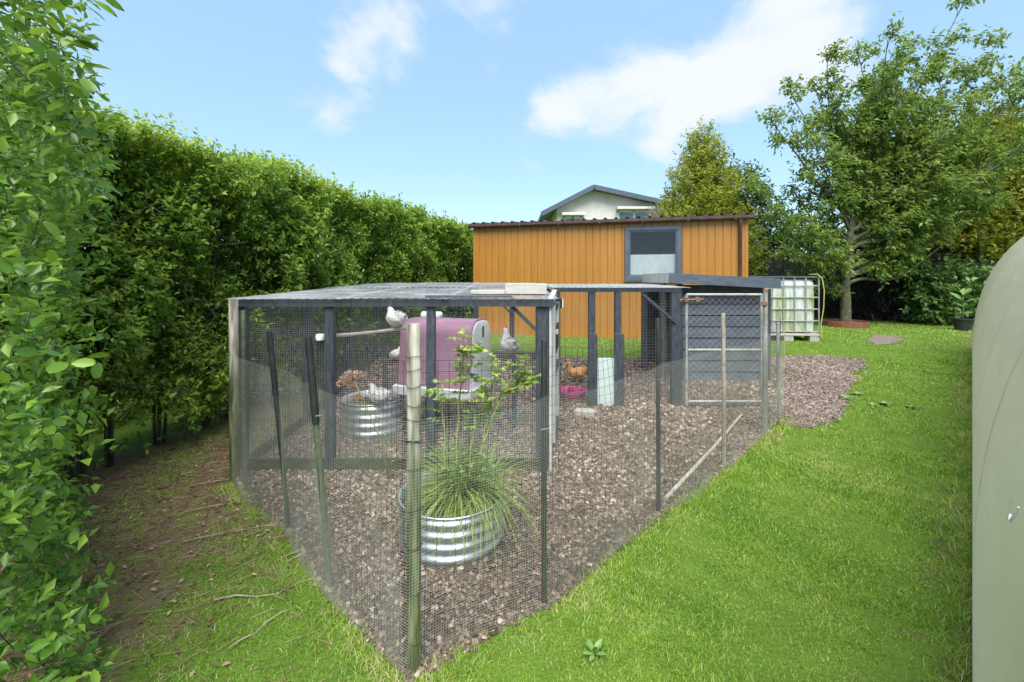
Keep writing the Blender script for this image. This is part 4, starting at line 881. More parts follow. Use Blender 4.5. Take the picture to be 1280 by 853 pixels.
# ------------------------------------------------------------------ netting fence
FP = [(-2.24, 3.58), (-1.50, 2.92), (-0.99, 2.345), (-0.445, 1.845), (0.165, 2.225), (1.05, 3.105), (1.885, 3.87), (2.745, 4.72), (3.16, 5.16)]
nf = thing('netted_yard_fence', 'posts and thin stakes carrying fine plastic netting round the chicken yard', 'netting fence')
fpv = np.array(FP); seg = np.linalg.norm(np.diff(fpv, axis=0), axis=1); cum = np.concatenate([[0], np.cumsum(seg)]); TOT = cum[-1]
def path(s): return np.stack([np.interp(s, cum, fpv[:, 0]), np.interp(s, cum, fpv[:, 1])], -1)
def sag(s):
    i = np.clip(np.searchsorted(cum, s, side='right')-1, 0, len(seg)-1); t = (s-cum[i])/seg[i]; return np.sin(np.pi*np.clip(t, 0, 1))
def npos(s, v, top, off=0.0, sagk=0.05, wavy=0.012):
    """s along, v 0..1 up"""
    p = path(s); i = np.clip(np.searchsorted(cum, s, side='right')-1, 0, len(seg)-1); d = (fpv[i+1]-fpv[i])/seg[i][..., None]
    nr = np.stack([d[..., 1], -d[..., 0]], -1)
    bul = off + sag(s)*(0.03*np.sin(s*1.7+v*2.1)+0.02*np.sin(s*4.3-v*5)) + wavy*np.sin(s*9+v*7)*0.4
    p = p + nr*bul[..., None]
    z0 = gz(p[..., 1]) + 0.004; tp = top - sagk*sag(s)*(0.6+0.4*np.sin(s*2.2))
    z = z0 + v*tp + 0.004*np.sin(s*11 + v*9)
    return np.concatenate([p, z[..., None]], -1)
def net(name, cell, top, rad, off, mat, sagk, step_s, step_v, n=3):
    P, Q = [], []
    vs = np.linspace(0, 1, int(top/cell)+1); ss = np.unique(np.concatenate([np.arange(0, TOT, step_s), cum]))
    S, Vv = np.meshgrid(ss, vs); A = npos(S, Vv, top, off, sagk); P.append(A[:, :-1].reshape(-1, 3)); Q.append(A[:, 1:].reshape(-1, 3))
    ss = np.arange(0, TOT, cell); vs = np.linspace(0, 1, step_v); S, Vv = np.meshgrid(ss, vs); A = npos(S, Vv, top, off, sagk); P.append(A[:-1].reshape(-1, 3)); Q.append(A[1:].reshape(-1, 3))
    V, F = wires(np.concatenate(P), np.concatenate(Q), rad, n); return np_mesh(name, V, F, mat, nf, kind='stuff')
net('fine_net', 0.0128, 1.06, 0.00040, 0.024, M['net'], 0.03, 0.06, 12)
net('coarse_net', 0.050, 1.30, 0.0011, -0.020, M['black_plastic'], 0.04, 0.05, 18)
# posts and stakes (base, top, radius, material)
def lean_post(nm, b, t, r, m, n=12, r2=None):
    mb = MB(); mb.tube([(b[0], b[1], gnd(b[1])-0.06), tuple((b[k]+t[k])/2 if k < 2 else t[2]/2 for k in range(3)), (t[0], t[1], t[2]-0.006), t], [r, r, r2 or r, (r2 or r)*0.86], n)
    return mb.build(nm, M[m], nf, smooth=True)
lean_post('corner_post', (-0.418, 1.874), (-0.418, 1.880, 1.463), 0.031, 'post', 20, 0.030)
lean_post('end_post', (-2.29, 3.64), (-2.30, 3.64, 1.495), 0.036, 'post', 18, 0.034)
lean_post('stake', (-2.19, 3.60), (-2.20, 3.61, 1.40), 0.017, 'stake_green')
lean_post('stake', (-0.97, 2.36), (-1.059, 2.36, 1.00), 0.017, 'stake_green'); lean_post('stake', (-1.48, 2.93), (-1.581, 2.93, 1.0), 0.015, 'black_plastic')
MB().tube([(-1.0485, 2.36, 0.88), (-1.09, 2.36, 1.345)], 0.0195, 12).build('stake_sleeve', M['black_plastic'], nf, smooth=True)
MB().tube([(-1.569, 2.93, 0.88), (-1.612, 2.93, 1.305)], 0.0185, 12).build('stake_sleeve', M['black_plastic'], nf, smooth=True)
lean_post('stake', (0.163, 2.245), (0.163, 2.25, 1.345), 0.0145, 'black_plastic'); lean_post('stake', (1.04, 3.13), (1.035, 3.13, 1.378), 0.0155, 'black_plastic')
lean_post('stake', (1.876, 3.90), (1.868, 3.90, 1.355), 0.018, 'stake_wood'); lean_post('stake', (2.73, 4.76), (2.73, 4.76, 1.14), 0.024, 'galv_tube'); lean_post('stake', (3.15, 5.20), (3.14, 5.20, 1.15), 0.022, 'galv_tube')
lean_post('corner_post', (2.78, 4.83), (2.775, 4.83, 1.12), 0.020, 'stake_green')
for i, z in enumerate((0.12, 0.33, 0.52, 0.68, 0.85, 0.97, 1.06, 1.12, 1.20, 1.27, 1.325)):
    rr = 0.0335; pts = [(-0.418+rr*math.cos(a), 1.877+rr*math.sin(a), z+0.004*math.sin(a*2+i)) for a in np.linspace(0, 2*math.pi, 17)]
    MB().tube(pts, 0.0013 if i not in (2, 5) else 0.0035, 6, cap=False).build('wire_tie', M['black_plastic'], nf, smooth=True)
for (x, y, z) in ((-1.02, 2.352, 0.93), (-1.52, 2.922, 0.93), (-2.20, 3.58, 0.60), (0.163, 2.228, 0.9), (1.04, 3.11, 0.95)): MB().bar((x-0.018, y-0.022, z), (x+0.022, y-0.02, z+0.006), 0.003, 0.004).build('cable_tie', M['galv_tube'], nf)

# ------------------------------------------------------------------ white liquid tank in a cage
tk = thing('caged_water_tank', 'algae-streaked white water tank in a steel cage on a pallet', 'water tank', (5.72, 9.55, gnd(9.0)), R(-4))
m, nt, b = new_mat('translucent_tank_plastic'); x_ = NX(nt); tcn = nt.nodes.new('ShaderNodeTexCoord'); mpn = nt.nodes.new('ShaderNodeMapping'); mpn.inputs['Scale'].default_value = (7, 7, 0.8); nt.links.new(tcn.outputs['Object'], mpn.inputs[0])
nz_ = x_.noise(mpn.outputs[0], 1.3, 7); spn = nt.nodes.new('ShaderNodeSeparateXYZ'); nt.links.new(tcn.outputs['Object'], spn.inputs[0])
stain = x_.m('MULTIPLY', x_.step(nz_, 0.36, 0.60), x_.step(spn.outputs['Z'], 0.85, 1.2, 1.0, 0.15)); nt.links.new(x_.mix(stain, (0.50, 0.55, 0.53), (0.24, 0.29, 0.12)), b.inputs['Base Color']); b.inputs['Roughness'].default_value = 0.4; M['tank'] = m
hw, hd = 0.58, 0.5; mb = MB()
secs = []
for z, g_ in ((0.17, -0.05), (0.20, 0.0), (0.5, 0.012), (0.9, 0.012), (1.20, 0.0), (1.27, -0.03), (1.29, -0.10)):
    ringp = []
    for a in range(32):
        t = 2*math.pi*(a+0.5)/32; c, s = math.cos(t), math.sin(t); e = 0.22
        ringp.append(((hw+g_-0.03)*math.copysign(abs(c)**e, c), (hd+g_-0.03)*math.copysign(abs(s)**e, s), z))
    secs.append(ringp)
mb.loft(secs); mb.build('container', M['tank'], tk, smooth=True)
for z in (0.20, 0.42, 0.66, 0.90, 1.14): MB().tube([(-hw, -hd, z), (hw, -hd, z), (hw, hd, z), (-hw, hd, z), (-hw, -hd, z)], 0.013, 8).build('cage_bar', M['galv_tube'], tk)
for x in (-hw, -0.33, -0.11, 0.11, 0.33, hw): MB().tube([(x, -hd-0.012, 0.16), (x, -hd-0.012, 1.28), (x, -hd+0.04, 1.30)], 0.013, 8).build('cage_bar', M['galv_tube'], tk)
for y in (-0.25, 0.0, 0.25, hd):
    for x in (-hw-0.012, hw+0.012): MB().tube([(x, y, 0.16), (x, y, 1.28)], 0.013, 8).build('cage_bar', M['galv_tube'], tk)
pal = MB().box(-hw-0.02, hw+0.02, -hd-0.02, hd+0.02, 0.12, 0.16).build('pallet', M['weathered_board'], tk)
for x in (-0.5, 0.0, 0.5):
    for y in (-0.42, 0.42): MB().box(x-0.09, x+0.09, y-0.09, y+0.09, -0.01, 0.12, 0.004).build('foot_block', M['concrete'], pal)
hb = MB().tube([(0.42, -0.45, 1.37), (0.55, -0.52, 1.375), (0.62, -0.555, 1.28), (0.655, -0.56, 1.05), (0.645, -0.56, 0.7), (0.60, -0.545, 0.35), (0.60, -0.57, 0.12), (0.63, -0.60, 0.012)], 0.010, 8)
M['yellow_hose'] = mat_noise('yellow_hose', [(0.3, (0.30, 0.30, 0.06)), (0.7, (0.42, 0.41, 0.12))], 10, rough=0.45)
ho = hb.build('garden_hose', M['yellow_hose'], smooth='all'); ho.location = tk.location; ho.rotation_euler = tk.rotation_euler; tag(ho, 'yellow garden hose hanging down the side of the caged tank', 'hose')
o = loose('tank_lid_board', 'grey board lying flat across the top of the caged tank', 'board', 4.95, 6.42, 9.05, 9.95, gnd(9.0)+1.30, gnd(9.0)+1.335, M['slate_board'], R(-4))

# ------------------------------------------------------------------ hens
def hen(label, loc, face, sc, mat, pose='stand', group='hens in the run'):
    t = thing('hen', label, 'hen', loc, face, group)
    if pose == 'perch':      # fluffed up, head drawn in
        sp = [(-0.17, 0.15), (-0.13, 0.15), (-0.07, 0.13), (0.0, 0.125), (0.055, 0.145), (0.075, 0.19), (0.082, 0.225), (0.092, 0.248), (0.118, 0.252), (0.135, 0.250)]
        rd = [(0.012, 0.02), (0.05, 0.055), (0.095, 0.095), (0.108, 0.11), (0.095, 0.085), (0.062, 0.055), (0.042, 0.04), (0.034, 0.033), (0.025, 0.025), (0.008, 0.008)]; head = (0.112, 0.258); leg_h = 0.03
    elif pose == 'upright':  # tall neck, seen from behind
        sp = [(-0.15, 0.17), (-0.12, 0.17), (-0.07, 0.14), (0.0, 0.13), (0.05, 0.17), (0.065, 0.23), (0.075, 0.28), (0.085, 0.315), (0.11, 0.325), (0.128, 0.322)]
        rd = [(0.012, 0.02), (0.05, 0.055), (0.095, 0.09), (0.108, 0.11), (0.088, 0.075), (0.052, 0.048), (0.034, 0.032), (0.03, 0.03), (0.022, 0.022), (0.007, 0.007)]; head = (0.105, 0.33); leg_h = 0.03
    else:
        sp = [(-0.19, 0.25), (-0.15, 0.235), (-0.09, 0.20), (0.0, 0.17), (0.07, 0.18), (0.105, 0.23), (0.115, 0.285), (0.122, 0.325), (0.15, 0.335), (0.168, 0.33)]
        rd = [(0.01, 0.02), (0.035, 0.045), (0.075, 0.08), (0.092, 0.095), (0.078, 0.078), (0.05, 0.05), (0.034, 0.034), (0.030, 0.031), (0.022, 0.022), (0.007, 0.007)]; head = (0.145, 0.338); leg_h = 0.085
    def up(i): return Vector((sp[i][0], 0, sp[i][1]))
    secs = []; n = 18; m = len(sp)
    # refine spine with Catmull-Rom
    fine = []
    for i in range(m-1):
        for s in (0, 0.5):
            p0, p1, p2, p3 = (np.array(sp[max(i-1, 0)]), np.array(sp[i]), np.array(sp[i+1]), np.array(sp[min(i+2, m-1)]))
            q = 0.5*((2*p1)+(-p0+p2)*s+(2*p0-5*p1+4*p2-p3)*s*s+(-p0+3*p1-3*p2+p3)*s**3); r = np.array(rd[i])*(1-s)+np.array(rd[i+1])*s
            fine.append((q, r*(1.04 if s else 1)))
    fine.append((np.array(sp[-1]), np.array(rd[-1])))
    for i, (q, r) in enumerate(fine):
        d = fine[min(i+1, len(fine)-1)][0]-fine[max(i-1, 0)][0]; d = d/np.linalg.norm(d); nz_ = np.array([-d[1], d[0]])
        secs.append([((q[0]+nz_[0]*r[1]*math.sin(a))*sc, r[0]*math.cos(a)*sc, (q[1]+nz_[1]*r[1]*math.sin(a))*sc) for a in np.linspace(0, 2*math.pi, n, endpoint=False)])
    mb = MB(); mb.loft(secs); body = mb.build('body', mat, t, smooth='all')
    tail = MB()
    for k in range(7):
        a = (k-3)*0.16; b0 = Vector(secs[2][4]) if False else Vector((sp[1][0]*sc, 0, sp[1][1]*sc)); d = Vector((-0.8, math.sin(a)*0.6, 0.75 if pose == 'stand' else 0.25)).normalized()
        l = 0.11*sc*(1-0.08*abs(k-3)); s = Vector((0, 1, 0))*0.016*sc
        tail.add([b0, b0+d*l*0.5+s+Vector((0, 0, 0.01*sc)), b0+d*l, b0+d*l*0.5-s+Vector((0, 0, -0.006*sc))], [(0, 1, 2), (0, 2, 3), (0, 1, 3), (1, 2, 3)])
    tail.build('tail', mat, t)
    for sg in (-1, 1):
        w = MB(); c = (sp[3][0]-0.03, sg*rd[3][0]*0.93, sp[3][1]+0.02); secw = []
        for i, (f, g_) in enumerate(((0.0, 0.15), (0.25, 0.85), (0.6, 0.8), (0.85, 0.45), (1.0, 0.08))):
            x = 0.075-0.19*f; secw.append([((c[0]+x)*sc, (c[1]+sg*0.018*g_*math.cos(a)-sg*0.02*f*f)*sc, (c[2]-0.03*f+0.052*g_*math.sin(a))*sc) for a in np.linspace(0, 2*math.pi, 10, endpoint=False)])
        w.loft(secw); w.build('wing', mat, t, smooth='all')
        lg = MB(); lx = -0.005*sc; lz = (sp[3][1]-0.07)*sc
        lg.tube([(lx, sg*0.04*sc, lz), (lx, sg*0.038*sc, 0.012*sc)], [0.012*sc, 0.008*sc], 7)
        for an in (-0.5, 0, 0.5, math.pi): lg.tube([(lx, sg*0.038*sc, 0.012*sc), (lx+math.cos(an)*0.045*sc, sg*0.038*sc+math.sin(an)*0.045*sc, 0.004*sc)], [0.007*sc, 0.003*sc], 6)
        lg.build('leg', M['beak'], t, smooth='all')
        e = MB().lathe([(0, -0.005*sc), (0.005*sc, 0), (0, 0.005*sc)], 8, ((head[0])*sc, sg*0.026*sc, head[1]*sc)); e.build('eye', M['black_plastic'], t)
    hx, hz = head[0]*sc, head[1]*sc
    MB().tube([(hx+0.012*sc, 0, hz-0.006*sc), (hx+0.04*sc, 0, hz-0.010*sc), (hx+0.052*sc, 0, hz-0.02*sc)], [0.012*sc, 0.008*sc, 0.002*sc], 8).build('beak', M['beak'], t, smooth='all')
    cb_ = MB()
    for k in range(4):
        x = hx-0.025*sc+k*0.013*sc; cb_.tube([(x, 0, hz+0.012*sc), (x-0.003*sc, 0, hz+(0.045-0.006*abs(k-1.5))*sc)], [0.009*sc, 0.004*sc], 7)
    cb_.build('comb', M['comb'], t, smooth='all')
    wt = MB()
    for sg in (-1, 1): wt.tube([(hx+0.012*sc, sg*0.01*sc, hz-0.018*sc), (hx+0.012*sc, sg*0.013*sc, hz-0.05*sc)], [0.008*sc, 0.010*sc], 7)
    wt.build('wattles', M['comb'], t, smooth='all')
    # loose contour feathers that break up the outline
    S = np.array(secs); k0, k1 = 2, len(secs)-5; cen = S.mean(1); nf_ = 420
    ii = RNG.integers(k0, k1, nf_); jj = RNG.integers(0, n, nf_); P_ = S[ii, jj]; nr_ = unit(P_-cen[ii]); back = unit(cen[ii-1]-cen[ii]+np.array([0, 0, -0.004]))
    V, F = leaf_arrays(P_-nr_*0.004*sc, unit(back+nr_*RNG.uniform(0.15, 0.6, (nf_, 1))+RNG.normal(0, .12, (nf_, 3))), nr_, RNG.uniform(0.022, 0.042, nf_)*sc, 0.6, 0.15, 0.1)
    np_mesh('plumage', V, F, mat, t, kind='stuff'); return t
hen('white hen dozing on the pale wooden perch pole', (-1.165, 4.41, 1.166), R(150), 0.76, M['feather_white'], 'perch')
hen('white hen standing upright on the grey low perch bar', (-0.035, 4.845, 0.821), R(118), 0.86, M['feather_grey'], 'upright')
hen('pale hen sitting on the rim of the planter beside the hen house', (-1.36, 4.49, 0.372), R(165), 0.80, M['feather_grey'], 'perch')
hen('pale hen roosting on the dark perch rail behind the hen house', (-1.54, 5.9, 0.579), R(60), 0.62, M['feather_white'], 'perch')
hen('buff orange hen standing inside the run frame', (0.93, 6.35, gnd(6.35)+0.008), R(172), 0.86, M['feather_buff'], 'stand')
# straw-coloured dust bath mound? left out: only the hens' earth bank at the back
# ------------------------------------------------------------------ planter plants
def blade_tuft(name, label, base, n, ln, spread, parent=None, mat='tuft', wid=0.007):
    """arching grass blades, one mesh"""
    V, F, rr = [], [], []
    for i in range(n):
        a = RNG.uniform(0, 2*math.pi); tilt = RNG.uniform(0.15, spread); l = ln*RNG.uniform(0.55, 1.0); d = np.array([math.cos(a)*math.sin(tilt), math.sin(a)*math.sin(tilt), math.cos(tilt)]); p = np.array(base)+np.array([math.cos(a), math.sin(a), 0])*RNG.uniform(0, 0.07); s = np.array([-math.sin(a), math.cos(a), 0])
        b0 = len(V); k = 6
        for j in range(k+1):
            w = wid*(1-j/k)**0.7*0.5+0.0004; V += [p-s*w, p+s*w]; p = p+d*l/k; d = d+np.array([math.cos(a)*0.10, math.sin(a)*0.10, -0.30*(0.4+tilt)]); d /= np.linalg.norm(d)
        for j in range(k): F.append((b0+2*j, b0+2*j+1, b0+2*j+3, b0+2*j+2))
        rr += [np.clip(RNG.beta(2, 3), 0, 1)]*k
    o = np_mesh(name, V, F, M[mat], parent, rnd=rr, kind='stuff'); 
    if label: tag(o, label, 'grass plant')
    return o
tg = thing('tussock_grass', 'arching yellow-green tussock grass spilling out of the steel planter', 'grass plant', (-0.33, 2.80, 0.27))
blade_tuft('blades', None, (0, 0, 0), 560, 0.48, 1.15, tg, 'tuft', 0.0085)
blade_tuft('side_blades', None, (0.14, 0.0, 0.0), 160, 0.58, 1.3, tg, 'tuft', 0.006)
def compound_leaf(mb_, p, d, l):
    pass
rs = thing('rose_bush', 'leggy rose with yellow-green leaves rising from the steel planter', 'rose bush', (-0.35, 2.82, 0.27))
STEMS = [[(0.00, 0, 0), (0.0, 0, 0.45), (0.03, -0.01, 0.75), (0.055, 0.0, 1.00)], [(0.10, 0.02, 0), (0.17, 0.02, 0.35), (0.28, 0.03, 0.62), (0.43, 0.05, 0.86)], [(-0.06, 0, 0), (-0.085, 0, 0.35), (-0.10, 0.02, 0.72)],
         [(0.07, -0.02, 0), (0.10, -0.02, 0.4), (0.145, 0.0, 0.72)], [(0.14, 0.02, 0.25), (0.2, 0.06, 0.5), (0.25, 0.06, 0.84)], [(0.03, -0.01, 0.72), (0.09, -0.02, 0.84), (0.11, -0.02, 0.93)], [(0.3, 0.03, 0.65), (0.40, 0.0, 0.70), (0.47, 0.0, 0.74)]]
C, D, Nn, Ls = [], [], [], []
for st in STEMS:
    pts = [np.array(p) for p in st]; fine = []
    for i in range(len(pts)-1):
        for s in np.linspace(0, 1, 6, endpoint=False): fine.append(pts[i]*(1-s)+pts[i+1]*s + np.array([0.006*math.sin(7*s+i), 0.004*math.cos(5*s), 0]))
    fine.append(pts[-1]); rr = np.linspace(0.0085, 0.003, len(fine))
    MB().tube([tuple(p) for p in fine], list(rr), 7).build('stem', M['stem_green'], rs, smooth='all')
    for j, p in enumerate(fine):
        if p[2] < 0.42 and RNG.random() < 0.8: continue
        for q in range(1 if j < len(fine)-3 else 3):
            a = RNG.uniform(0, 6.28); d = np.array([math.cos(a), math.sin(a), RNG.uniform(-0.1, 0.6)]); d /= np.linalg.norm(d); l = RNG.uniform(0.04, 0.085); s = np.cross(d, [0, 0, 1]); s /= np.linalg.norm(s)
            for off, dd, sz in ((0.45, d*0.5+s, 0.8), (0.45, d*0.5-s, 0.8), (0.8, d*0.6+s*0.8, 0.9), (0.8, d*0.6-s*0.8, 0.9), (1.0, d, 1.1)):
                C.append(p+d*l*off); D.append(dd); Nn.append(np.array([0, 0, 1])+RNG.normal(0, 0.35, 3)); Ls.append(0.052*sz*RNG.uniform(0.75, 1.25))
V, F = leaf_arrays(np.array(C), np.array(D), np.array(Nn), np.array(Ls), 0.62, 0.2, 0.2); np_mesh('leaves', V, F, M['rose_leaf'], rs, rnd=np.repeat(RNG.beta(2, 2, len(C)), 2), kind='stuff')
# low green herb among the grass
C, D, Nn, Ls = [], [], [], []
for i in range(420):
    p = np.array([RNG.normal(0.03, 0.10), RNG.normal(0, 0.09), RNG.uniform(0.0, 0.30)]); a = RNG.uniform(0, 6.28); C.append(p); D.append((math.cos(a), math.sin(a), 0.3)); Nn.append(np.array([0, 0, 1])+RNG.normal(0, 0.3, 3)); Ls.append(RNG.uniform(0.025, 0.05))
hb_ = thing('green_herb', 'low bright green herb growing among the tussock grass', 'herb', (-0.33, 2.84, 0.27)); V, F = leaf_arrays(np.array(C), np.array(D), np.array(Nn), np.array(Ls), 0.6); np_mesh('leaves', V, F, M['shrub_leaf'], hb_, rnd=np.repeat(RNG.uniform(0.5, 1, len(C)), 2), kind='stuff')
MB().tube([(0, 0, -0.02), (0.01, 0, 0.12), (0.03, 0.01, 0.26)], [0.006, 0.005, 0.003], 6).build('stem', M['stem_green'], hb_)
# sedum flower heads
sd = thing('sedum_plant', 'sedum with dusty orange-pink flower heads leaning beside the run front', 'sedum', (-1.0, 3.62, 0.0))
MB().tube([(0, 0, -0.02), (-0.06, -0.02, 0.3), (-0.17, -0.06, 0.62), (-0.26, -0.10, 0.84)], [0.007, 0.006, 0.005, 0.004], 7).build('stem', M['stem_green'], sd, smooth='all'); MB().tube([(-0.14, -0.05, 0.54), (-0.2, -0.07, 0.64), (-0.235, -0.08, 0.70)], [0.004, 0.004, 0.003], 6).build('stem', M['stem_green'], sd, smooth='all')
for (cx, cy_, cz, r) in ((-0.28, -0.11, 0.90, 0.055), (-0.33, -0.12, 0.86, 0.045), (-0.22, -0.09, 0.89, 0.05), (-0.36, -0.11, 0.82, 0.03), (-0.29, -0.1, 0.82, 0.035), (-0.24, -0.085, 0.715, 0.042)):
    k = 200; u_ = unit(RNG.normal(0, 1, (k, 3))); Cc = np.array([cx, cy_, cz])+u_*r*RNG.uniform(0.2, 1, (k, 1))*np.array([1.1, 1.1, 0.6]); V, F = leaf_arrays(Cc, u_+np.array([0, 0, 0.6]), RNG.normal(0, 1, (k, 3)), RNG.uniform(0.008, 0.015, k), 0.9); np_mesh('flower_head', V, F, M['sedum'], sd, rnd=np.repeat(RNG.random(k), 2))
C = np.array([[-0.06*t*2.2, -0.02*t*2, 0.15+0.55*t] for t in np.linspace(0, 1, 16)]); a = np.arange(16)*2.2; V, F = leaf_arrays(C, np.stack([np.cos(a), np.sin(a), np.full(16, 0.5)], 1), np.tile([0, 0, 1.0], (16, 1)), np.full(16, 0.055), 0.5); np_mesh('leaves', V, F, M['rose_leaf'], sd, rnd=np.repeat(RNG.random(16)*0.5, 2))

# ------------------------------------------------------------------ hedge
hx0 = lambda y: -3.50 + 0.24*(y-2.6)                        # visible face of the hedge at height
hg = thing('tall_hedge', 'tall clipped small-leaved green hedge along the left boundary', 'hedge')
def hedge_sprays(n, y0, y1, depth, zlo, zhi, face=True):
    y = RNG.uniform(y0, y1, n); z = zlo + (zhi-zlo)*RNG.random(n)**0.9
    bump = 0.16*np.sin(y*2.1+z*1.3)+0.12*np.sin(y*4.7-z*3.1+1)+0.08*np.sin(y*9+z*7)
    dep = np.abs(RNG.normal(0, depth, n))
    zl = -0.12+0.28*np.sin(y*1.7+2)+0.18*np.sin(y*3.9); frac = np.clip((z-zl)/0.9, 0, 1)
    x = hx0(y) + bump - dep + 0.10*np.clip((z-1.2)/1.5, -0.3, 0.7) - 0.25*(1-frac)
    ok = RNG.random(n) < (0.12 + 0.88*frac)
    # thin and hollow patches
    hole = (np.sin(y*3.3+z*2.2+0.6)+np.sin(y*1.3-z*3.7+2.0)+0.7*np.sin(y*6.1+z*5.3) > 1.55) & (z < 2.6)
    ok &= ~(hole & (RNG.random(n) < 0.7))
    return x[ok], y[ok], z[ok], dep[ok]
HT = 2.86
allC, allD, allN, allL, allR = [], [], [], [], []
def add_sprays(x, y, z, d, nper, length, leaf, rbase):
    C, D, Nn, Ls, t = spray_leaves(np.stack([x, y, z], 1), d, nper, length, leaf, RNG)
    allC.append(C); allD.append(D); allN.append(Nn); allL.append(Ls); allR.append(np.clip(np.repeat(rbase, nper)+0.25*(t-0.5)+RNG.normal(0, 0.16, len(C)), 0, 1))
for (y0, y1, n, lf, npr) in ((2.4, 5.0, 4200, 0.050, 9), (5.0, 8.0, 3300, 0.062, 8), (8.0, 13.2, 2700, 0.080, 8)):
    x, y, z, dep = hedge_sprays(n, y0, y1, 0.13, 0.10, HT)
    d = np.stack([np.full(len(x), 0.75)+RNG.normal(0, .35, len(x)), -0.35+RNG.normal(0, .45, len(x)), 0.45+RNG.normal(0, .4, len(x))], 1)
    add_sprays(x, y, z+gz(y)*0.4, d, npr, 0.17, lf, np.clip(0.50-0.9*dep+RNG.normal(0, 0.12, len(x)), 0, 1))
    # top growth
    m = int(n*0.55); y = RNG.uniform(y0, y1, m); x = hx0(y)+0.08-RNG.random(m)**1.3*1.1; z = HT-0.08+0.05*np.sin(y*5)+0.07*np.sin(y*2.3+1)+RNG.normal(0, .05, m)
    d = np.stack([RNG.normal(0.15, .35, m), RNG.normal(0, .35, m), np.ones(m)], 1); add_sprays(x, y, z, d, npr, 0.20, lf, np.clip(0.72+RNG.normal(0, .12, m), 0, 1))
    # inner and rear mass
    m = int(n*1.25); y = RNG.uniform(y0, y1, m); x = hx0(y)-0.30-RNG.random(m)*0.85; z = 0.55+RNG.random(m)**0.8*(HT-0.65)
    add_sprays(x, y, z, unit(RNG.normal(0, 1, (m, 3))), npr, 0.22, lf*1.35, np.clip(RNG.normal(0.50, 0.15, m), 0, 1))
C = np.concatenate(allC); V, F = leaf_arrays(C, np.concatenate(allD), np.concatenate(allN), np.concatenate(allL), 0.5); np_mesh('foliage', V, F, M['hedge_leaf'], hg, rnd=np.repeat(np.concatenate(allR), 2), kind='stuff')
for i, y in enumerate(np.arange(2.7, 13.2, 0.42)):
    y = y+random.uniform(-.12, .12); x = hx0(y)-0.45+random.uniform(-.15, .12) + (0.05 if y < 5 else 0)
    ns = 2 if y < 6.5 else 1
    mb = MB()
    for s in range(ns+3 if y < 6.5 else ns):
        lx, ly = random.uniform(-.22, .22), random.uniform(-.25, .25); r = random.uniform(0.008, 0.019)
        mb.tube([(x+lx*0.25, y+ly*0.2, gnd(y)-0.04), (x+lx*0.3, y+ly*0.35, 0.5+gnd(y)), (x+lx*0.8, y+ly*0.7, 1.2), (x+lx, y+ly, 2.2)], [r*1.2, r, r*0.75, r*0.4], 7)
    mb.build('trunk', M['bark_dark'], hg, smooth='all')
P, Q = [], []
for i in range(900):
    y = RNG.uniform(2.5, 8); z = RNG.uniform(0.4, 2.7); x = hx0(y)-RNG.uniform(0.05, 0.5); d = unit(RNG.normal(0, 1, 3)+np.array([0.5, 0, 0.7])); P.append((x, y, z)); Q.append(tuple(np.array([x, y, z])+d*RNG.uniform(0.2, 0.5)))
V, F = wires(P, Q, 0.0035, 4); np_mesh('twigs', V, F, M['bark'], hg, kind='stuff')

# ------------------------------------------------------------------ near laurel-like bush
nb_ = thing('leafy_privet_bush', 'bright glossy-leaved bush with large leaves at the near end of the hedge', 'bush', (-2.75, 2.2, 0.0))
BO = np.array([-2.75, 2.2, 0.0])
m = 2050
yy = 1.25 + 1.95*RNG.random(m); zz = -0.05 + 3.0*RNG.random(m)
dep = np.abs(RNG.normal(0, 0.22, m)) + np.where(RNG.random(m) < 0.35, RNG.random(m)*0.8, 0)
edge = -1.02*yy + 0.06*np.sin(zz*3.3+yy)+0.07*np.sin(zz*6.1+1)+0.03*np.sin(zz*13) - 0.11*np.exp(-((zz-1.15)/0.28)**2) - 0.05*(zz < 0.25)
xx = edge - dep*0.95; y2_ = yy + dep*0.1
dd = np.stack([0.7+RNG.normal(0, .4, m), -0.25+RNG.normal(0, .45, m), 0.4+RNG.normal(0, .45, m)], 1)
C, D, Nn, Ls, t = spray_leaves(np.stack([xx, y2_, zz], 1), dd, 9, 0.18, 0.046, RNG, 0.9, 0.5, 0.5)
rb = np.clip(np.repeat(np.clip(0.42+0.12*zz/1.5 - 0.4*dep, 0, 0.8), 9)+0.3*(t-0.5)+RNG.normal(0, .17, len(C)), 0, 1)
yok = (C[:, 1] > 0.95) & (C[:, 0]+Ls*0.3 < -0.90*C[:, 1]); C, D, Nn, Ls, rb = C[yok], D[yok], Nn[yok], Ls[yok], rb[yok]
vis = (C[:, 0]/C[:, 1] > -1.17); score = np.where(vis, Ls/C[:, 1], 0); order = np.argsort(-score); top = order[:300]; rest = order[300:]
V, F = leaf_arrays(C[rest]-BO, D[rest], Nn[rest], Ls[rest], 0.5, 0.2, 0.12); np_mesh('foliage', V, F, M['bush_leaf'], nb_, rnd=np.repeat(rb[rest], 2), kind='stuff')
